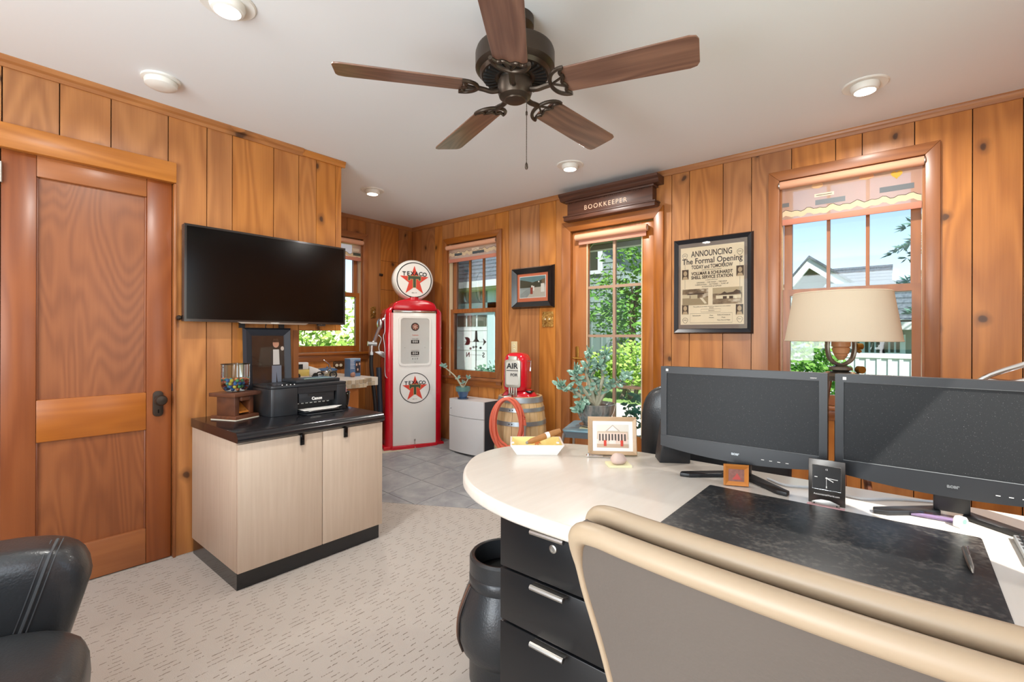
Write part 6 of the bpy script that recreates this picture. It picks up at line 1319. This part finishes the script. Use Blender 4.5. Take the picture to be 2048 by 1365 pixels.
def shingles(parent, x0, y0, y1, z0, x1, z1, rows):
    for i in range(rows):
        t, e = i/rows, (i+1)/rows; xa, xb, za, zb = x0+(x1-x0)*t, x0+(x1-x0)*e, z0+(z1-z0)*t, z0+(z1-z0)*e
        MB().add([(xa, y0, za+0.03), (xa, y1, za+0.03), (xb, y1, zb), (xb, y0, zb), (xa, y0, za), (xa, y1, za)], [(0, 1, 2, 3), (4, 0, 3), (5, 2, 1), (4, 5, 1, 0)]).build('shingle_course', m_shg, parent, smooth=0)
# garage seen through the pump window
gar = thing('garage', 'pale sage garage with white door and grey shingle roof outside the pump window', 'building', (0, 0, -0.12))
GX = 8.5
ze = at(940, 577, X=GX).z+0.12
yl_, yr_ = 12.0, 6.6
batten(gar, GX, at(985, 640, X=GX).y, yl_, 0, ze-0.02, 0.42, m_sidd, m_sid)
zd = at(940, 622, X=GX-0.05).z+0.12
dA, dB = at(977, 650, X=GX-0.05).y, yl_-0.2
MB().box(GX-0.09, dA-0.22, 0, GX-0.02, dA, ze-0.1).box(GX-0.09, dA-0.22, zd, GX-0.02, dB, zd+0.18).build('door_trim', plain('blue grey trim', 'A9C2C6', 0.6), gar, smooth=0)
gdr = MB().box(GX-0.05, dA, 0, GX-0.01, dB, zd).build('garage_door', m_wtr, gar, smooth=0)
z5 = zd/4
for i in range(1, 4): MB().box(GX-0.056, dA, i*z5-0.008, GX-0.05, dB, i*z5+0.008).build('panel_joint', plain('joint grey %d' % i, 'B9C2C2', 0.7), gdr, smooth=0)
y = dA+0.06; i = 0
while y < dB-0.3:
    MB().box(GX-0.06, y, zd-z5+0.10, GX-0.05, y+0.30, zd-0.12).build('door_window', m_dkgl, gdr, smooth=0); y += 0.36 if i % 3 != 2 else 0.62; i += 1
MB().box(GX-0.45, yr_, ze-0.05, GX-0.32, yl_+1, ze+0.10).build('gutter', m_wtr, gar, smooth=0); MB().box(GX-0.40, yr_, ze-0.10, GX+0.05, yl_+1, ze-0.04).build('soffit', plain('olive soffit', 'A3A888', 0.8), gar, smooth=0)
shingles(gar, GX-0.42, yr_, yl_+1, ze+0.08, GX+2.6, ze+2.2, 16)
lap(gar, GX+0.9, at(924, 540, X=GX+0.9).y, yl_+1, ze+0.7, ze+2.6, 0.22)
MB().box(GX+0.85, at(930, 540, X=GX+0.85).y-0.12, ze+0.7, GX+0.95, at(930, 540, X=GX+0.85).y+0.05, ze+2.6).build('corner_trim', m_wtr, gar, smooth=0)
# house seen through the garden door
hs_ = thing('house', 'sage lap-sided house behind the trees outside the garden door', 'building', (0, 0, -0.12))
HX = 13.0
lap(hs_, HX, at(1246, 550, X=HX).y, 11.0, 2.0, 5.6, 0.2); batten(hs_, HX, at(1246, 700, X=HX).y, 11.0, 0, 2.0, 0.35, m_sidd, m_sid)
wa, wb = at(1205, 540, X=HX), at(1174, 500, X=HX)
MB().box(HX-0.05, wa.y-0.0, wa.z+0.12, HX, wa.y+0.14, wa.z+1.6).box(HX-0.05, wa.y, wa.z, HX, wa.y+1.3, wa.z+0.12).build('window_trim', m_wtr, hs_, smooth=0); MB().box(HX-0.03, wa.y+0.14, wa.z+0.12, HX-0.005, wa.y+1.2, wa.z+1.5).build('window_glass', m_dkgl, hs_, smooth=0)
yE = at(1246, 550, X=HX).y
MB().box(HX+0.04, yE, 0, HX+5, 11.0, 5.6).build('side_wall', m_sid, hs_, smooth=0)
MB().prism([(yE-0.9, 4.6), (yE-0.9, 4.8), (11.0, 9.2), (11.0, 9.0)], HX-0.6, HX+5, 'x').build('roof', m_shg, hs_, smooth=0)
MB().prism([(yE-0.95, 4.5), (yE-0.95, 4.75), (11.0, 9.0), (11.0, 8.75)], HX-0.66, HX-0.6, 'x').build('bargeboard', m_wtr, hs_, smooth=0)
# own porch roof over the garden door
pr_r = thing('porch_roof', 'olive timber porch roof with bracket just outside the garden door', 'porch roof', (XR+0.13, 1.8, 2.12))
m_ol = plain('olive timber', '8F9678', 0.8)
MB().box(0, -1.0, 0.05, 0.95, 1.1, 0.10).build('soffit', m_ol, pr_r, smooth=0); MB().box(0.9, -1.0, 0.0, 0.98, 1.1, 0.14).build('fascia', m_wtr, pr_r, smooth=0)
MB().tube([(0.02, 0.62, -0.45), (0.65, 0.62, 0.05)], 0.04, 4).build('bracket', m_ol, pr_r, smooth=0); MB().tube([(0.02, -0.5, -0.45), (0.65, -0.5, 0.05)], 0.04, 4).build('bracket', m_ol, pr_r, smooth=0)
# buildings seen through the large window
cot = thing('gable_cottage', 'sage cottage with white gable boards and dark shingle roof beyond the large window', 'building', (0, 0, -0.12))
CX = 17.0
pk = at(1622, 530, X=CX); el = at(1570, 590, X=CX); er_ = at(1720, 588, X=CX)
MB().prism([(el.y, 0), (er_.y, 0), (er_.y, er_.z+0.1), (pk.y, pk.z), (el.y, el.z+0.1)][::-1], CX, CX+0.1, 'x').build('gable_wall', m_sid, cot, smooth=0)
for a_, b_ in ((el, pk), (er_, pk)):
    MB().prism([(a_.y, a_.z-0.02), (a_.y, a_.z+0.30), (b_.y, b_.z+0.30), (b_.y, b_.z-0.02)], CX-0.35, CX-0.2, 'x').build('bargeboard', m_wtr, cot, smooth=0)
    MB().prism([(a_.y, a_.z+0.28), (a_.y, a_.z+0.36), (b_.y, b_.z+0.36), (b_.y, b_.z+0.28)], CX-0.4, CX+4, 'x').build('roof', m_shg, cot, smooth=0)
zz = pk.z
for i in range(int((pk.z-1.0)/0.2)):
    z = 1.0+i*0.2; f = max(0, min(1, (pk.z-z)/(pk.z-el.z)))
    MB().box(CX-0.03, pk.y-(pk.y-er_.y)*f+0.1, z, CX-0.005, pk.y+(el.y-pk.y)*f-0.1, z+0.012).build('lap_line', m_sidd, cot, smooth=0)
ra, rb = at(1660, 580, X=CX+1.5), at(1780, 533, X=CX+4)
shingles(cot, CX+1.0, at(1782, 560, X=CX+1).y, pk.y, at(1720, 590, X=CX+1).z, CX+4, at(1720, 527, X=CX+4).z, 10)
she = thing('garden_shed', 'sage shed with paired white-framed windows behind the fence', 'building', (0, 0, -0.12))
SX = 10.5
s_l, s_r = at(1690, 700, X=SX).y, at(1880, 700, X=SX).y-1.5
ez = at(1800, 657, X=SX).z+0.12
MB().box(SX, s_r, 0, SX+3, s_l, ez+0.1).build('wall', m_sidd, she, smooth=0)
MB().box(SX-0.4, s_r, ez-0.03, SX-0.3, s_l+0.5, ez+0.14).build('gutter', m_wtr, she, smooth=0)
shingles(she, SX-0.4, s_r, s_l+0.5, ez+0.1, SX+1.8, ez+1.0, 8)
for a_, b_ in ((1728, 1762), (1767, 1802)):
    p0, p1 = at(a_, 705, X=SX), at(b_, 679, X=SX); wr = MB().box(SX-0.05, p1.y-0.06, p0.z+0.06, SX-0.001, p0.y+0.06, p1.z+0.2).build('window_frame', plain('pale blue frame %d' % a_, 'B4CBD2', 0.6), she, smooth=0)
    n_ = 3; ww = (p0.y-p1.y)/n_
    for i in range(n_): MB().box(SX-0.06, p1.y+i*ww+0.015, p0.z+0.12, SX-0.05, p1.y+(i+1)*ww-0.015, p1.z+0.12).build('pane', m_dkgl, wr, smooth=0)
fe = thing('board_fence', 'white painted board fence with dappled shade outside the large window', 'fence', (7.6, 0, -0.12))
zf = at(1750, 707, X=7.6).z+0.12
yA, yB_ = at(1560, 720, X=7.6).y, at(1900, 720, X=7.6).y
nb_ = 16; bwid = (yA-yB_)/nb_; fm = MB().box(0, 0.006, 0, 0.02, bwid-0.006, zf-0.06).mesh('fence_board')
for i in range(nb_): obj('fence_board', fm, m_wtr, fe, (0, yB_+i*bwid, 0)); MB().box(-0.012, -0.02, 0, 0, 0.02, zf-0.06).build('batten', m_wtr, fe, (0, yB_+i*bwid, 0), smooth=0)
MB().box(-0.02, yB_, zf-0.06, 0.04, yA, zf).build('cap_rail', m_wtr, fe, smooth=0)
# trees and shrubs
def leafmat(name, h1, h2, tr=0.45):
    k = N(name); r = k.n('NewGeometry').outputs['Random Per Island']; c = k.mix(r, col(h1), col(h2)); d = k.n('BsdfDiffuse'); k.set(d.inputs[0], c); t = k.n('BsdfTranslucent'); k.set(t.inputs[0], c)
    mx = k.n('MixShader'); mx.inputs[0].default_value = tr; k.t.links.new(d.outputs[0], mx.inputs[1]); k.t.links.new(t.outputs[0], mx.inputs[2]); return k.end(mx.outputs[0])
m_lf = [leafmat('mid green leaf', '4C8238', '86B45C'), leafmat('fresh green leaf', '7EA844', 'BAD47A'), leafmat('blue green leaf', '40705A', '749E82')]
m_bark = plain('grey bark', '6E6458', 0.9, var=0.3)
def plant(name, label, cat, base, trunk_h, blobs, nleaf, size, mat, rnd, stems=1, group=None):
    t = thing(name, label, cat, base, group=group)
    for s in range(stems):
        a = rnd.uniform(0, 2*PI); lean = 0.0 if stems == 1 else 0.25
        MB().tube(smooth_path([(0.1*s*math.cos(a), 0.1*s*math.sin(a), 0), (lean*math.cos(a)*0.5, lean*math.sin(a)*0.5, trunk_h*0.5), (lean*math.cos(a), lean*math.sin(a), trunk_h)], 4), [0.05*(1-0.06*i) for i in range(9)], 6).build('trunk' if stems == 1 else 'stem', m_bark, t)
    m = MB()
    for i in range(nleaf):
        c, r = blobs[i % len(blobs)]
        while True:
            v = Vector((rnd.uniform(-1, 1), rnd.uniform(-1, 1), rnd.uniform(-1, 1)))
            if 0.25 < v.length < 1: break
        p = Vector((c[0]+v.x*r[0], c[1]+v.y*r[1], c[2]+v.z*r[2])); d = Vector((rnd.gauss(0, 1), rnd.gauss(0, 1), rnd.gauss(0, 0.6))).normalized(); u = d.orthogonal().normalized(); s = size*rnd.uniform(0.6, 1.3)
        m.add([p, p+d*s*0.5+u*s*0.3, p+d*s, p+d*s*0.5-u*s*0.3], [(0, 1, 2, 3)])
    o = m.build('foliage', mat, t, smooth=0); return t
rn = random.Random(5)
G = -0.12
q = at(1250, 620, X=10.5)
plant('birch_tree', 'leafy multi-stem tree in front of the house outside the garden door', 'tree', (10.7, q.y, G), 2.6, [((0, -0.3, 3.0), (1.0, 1.0, 1.3)), ((0.2, -0.8, 3.5), (1.0, 0.8, 1.1)), ((0, 0.6, 2.1), (0.9, 0.9, 0.8)), ((0.1, -0.3, 1.8), (0.9, 1.0, 0.8))], 3000, 0.15, m_lf[0], rn, 4)
q = at(1262, 730, X=9.3)
plant('garden_shrub', 'yellow-green feathery shrub low outside the garden door', 'shrub', (9.3, q.y, G), 0.5, [((0, -0.1, 0.75), (0.6, 0.9, 0.5)), ((0, 0.75, 0.55), (0.55, 0.6, 0.4))], 2400, 0.12, m_lf[1], rn, 3)
q = at(1192, 715, X=10.2)
plant('garden_shrub', 'mid green shrub behind the jade plant outside the garden door', 'shrub', (9.9, q.y+1.0, G), 0.6, [((0, 0, 0.6), (0.5, 0.7, 0.42))], 1100, 0.13, m_lf[0], rn, 3)
q = at(1270, 830, X=4.7)
plant('garden_shrub', 'small blue-green plant by the pale path outside the garden door', 'shrub', (4.7, q.y, G), 0.3, [((0, 0, 0.5), (0.12, 0.14, 0.22)), ((0.1, -0.12, 0.15), (0.2, 0.2, 0.14))], 220, 0.08, m_lf[2], rn, 2)
q = at(1618, 705, X=6.3)
plant('garden_shrub', 'leafy shrub before the white fence outside the large window', 'shrub', (6.3, q.y, G), 0.9, [((0, 0.12, 1.05), (0.4, 0.42, 0.32)), ((0, -0.1, 0.85), (0.35, 0.35, 0.3))], 1300, 0.075, m_lf[0], rn, 5)
q = at(962, 740, X=5.0)
plant('garden_shrub', 'low green plant below the weathervane outside the pump window', 'shrub', (4.9, at(985, 740, X=4.9).y, G), 0.3, [((0, 0, 0.80), (0.3, 0.22, 0.14))], 260, 0.08, m_lf[2], rn, 2)
for i, (xx, yy, lb) in enumerate(((1.6, 6.4, 'bright leafy bush outside the nook window'), (3.6, 8.0, 'tall bright bush at the right of the nook window view'))):
    plant('garden_shrub', lb, 'shrub', (xx+0.9, yy, G), 0.9, [((0, 0, 1.2), (1.1, 0.6, 1.0)), ((0.2, 0.1, 0.7), (1.0, 0.6, 0.6))], 2200, 0.12, m_lf[1], rn, 4)
# conifer branch at the right of the large window
tr = at(1812, 520, X=9.0)
fir = thing('conifer', 'dark blue-green conifer with drooping boughs at the right of the large window', 'tree', (8.6, at(1812, 520, X=8.6).y-1.25, G))
MB().tube([(0, 0, 0), (0, 0, 5.5)], [0.14, 0.03], 8).build('trunk', m_bark, fir)
nd = MB(); rn2 = random.Random(3)
for lvl, Lb in ((1.9, 1.2), (2.3, 1.3), (2.75, 1.4), (3.1, 1.25), (3.6, 1.0), (4.1, 0.8)):
    for bi in range(7):
        a = 2*PI*bi/7+lvl*1.3+(0.2 if bi else 0); 
        if bi == 0: a = PI/2
        d = Vector((math.cos(a), math.sin(a), 0))
        for s in range(16):
            t = 0.2+0.8*s/15; p = d*(Lb*t)+Vector((0, 0, lvl+0.12*math.sin(t*3)-0.25*t*t))
            for _ in range(7):
                e = (d*rn2.uniform(0.2, 1)+Vector((rn2.gauss(0, .6), rn2.gauss(0, .6), rn2.gauss(0, .35)))).normalized(); u = e.orthogonal().normalized(); l_ = rn2.uniform(0.07, 0.16)
                nd.add([p, p+e*l_*0.5+u*0.016, p+e*l_, p+e*l_*0.5-u*0.016], [(0, 1, 2, 3)])
        MB().tube([tuple(Vector((0, 0, lvl))), tuple(d*Lb*0.95+Vector((0, 0, lvl-0.15)))], [0.02, 0.006], 5).build('branch', m_bark, fir)
nd.build('needles', leafmat('spruce needle', '3E6458', '6C9484', 0.3), fir, smooth=0)
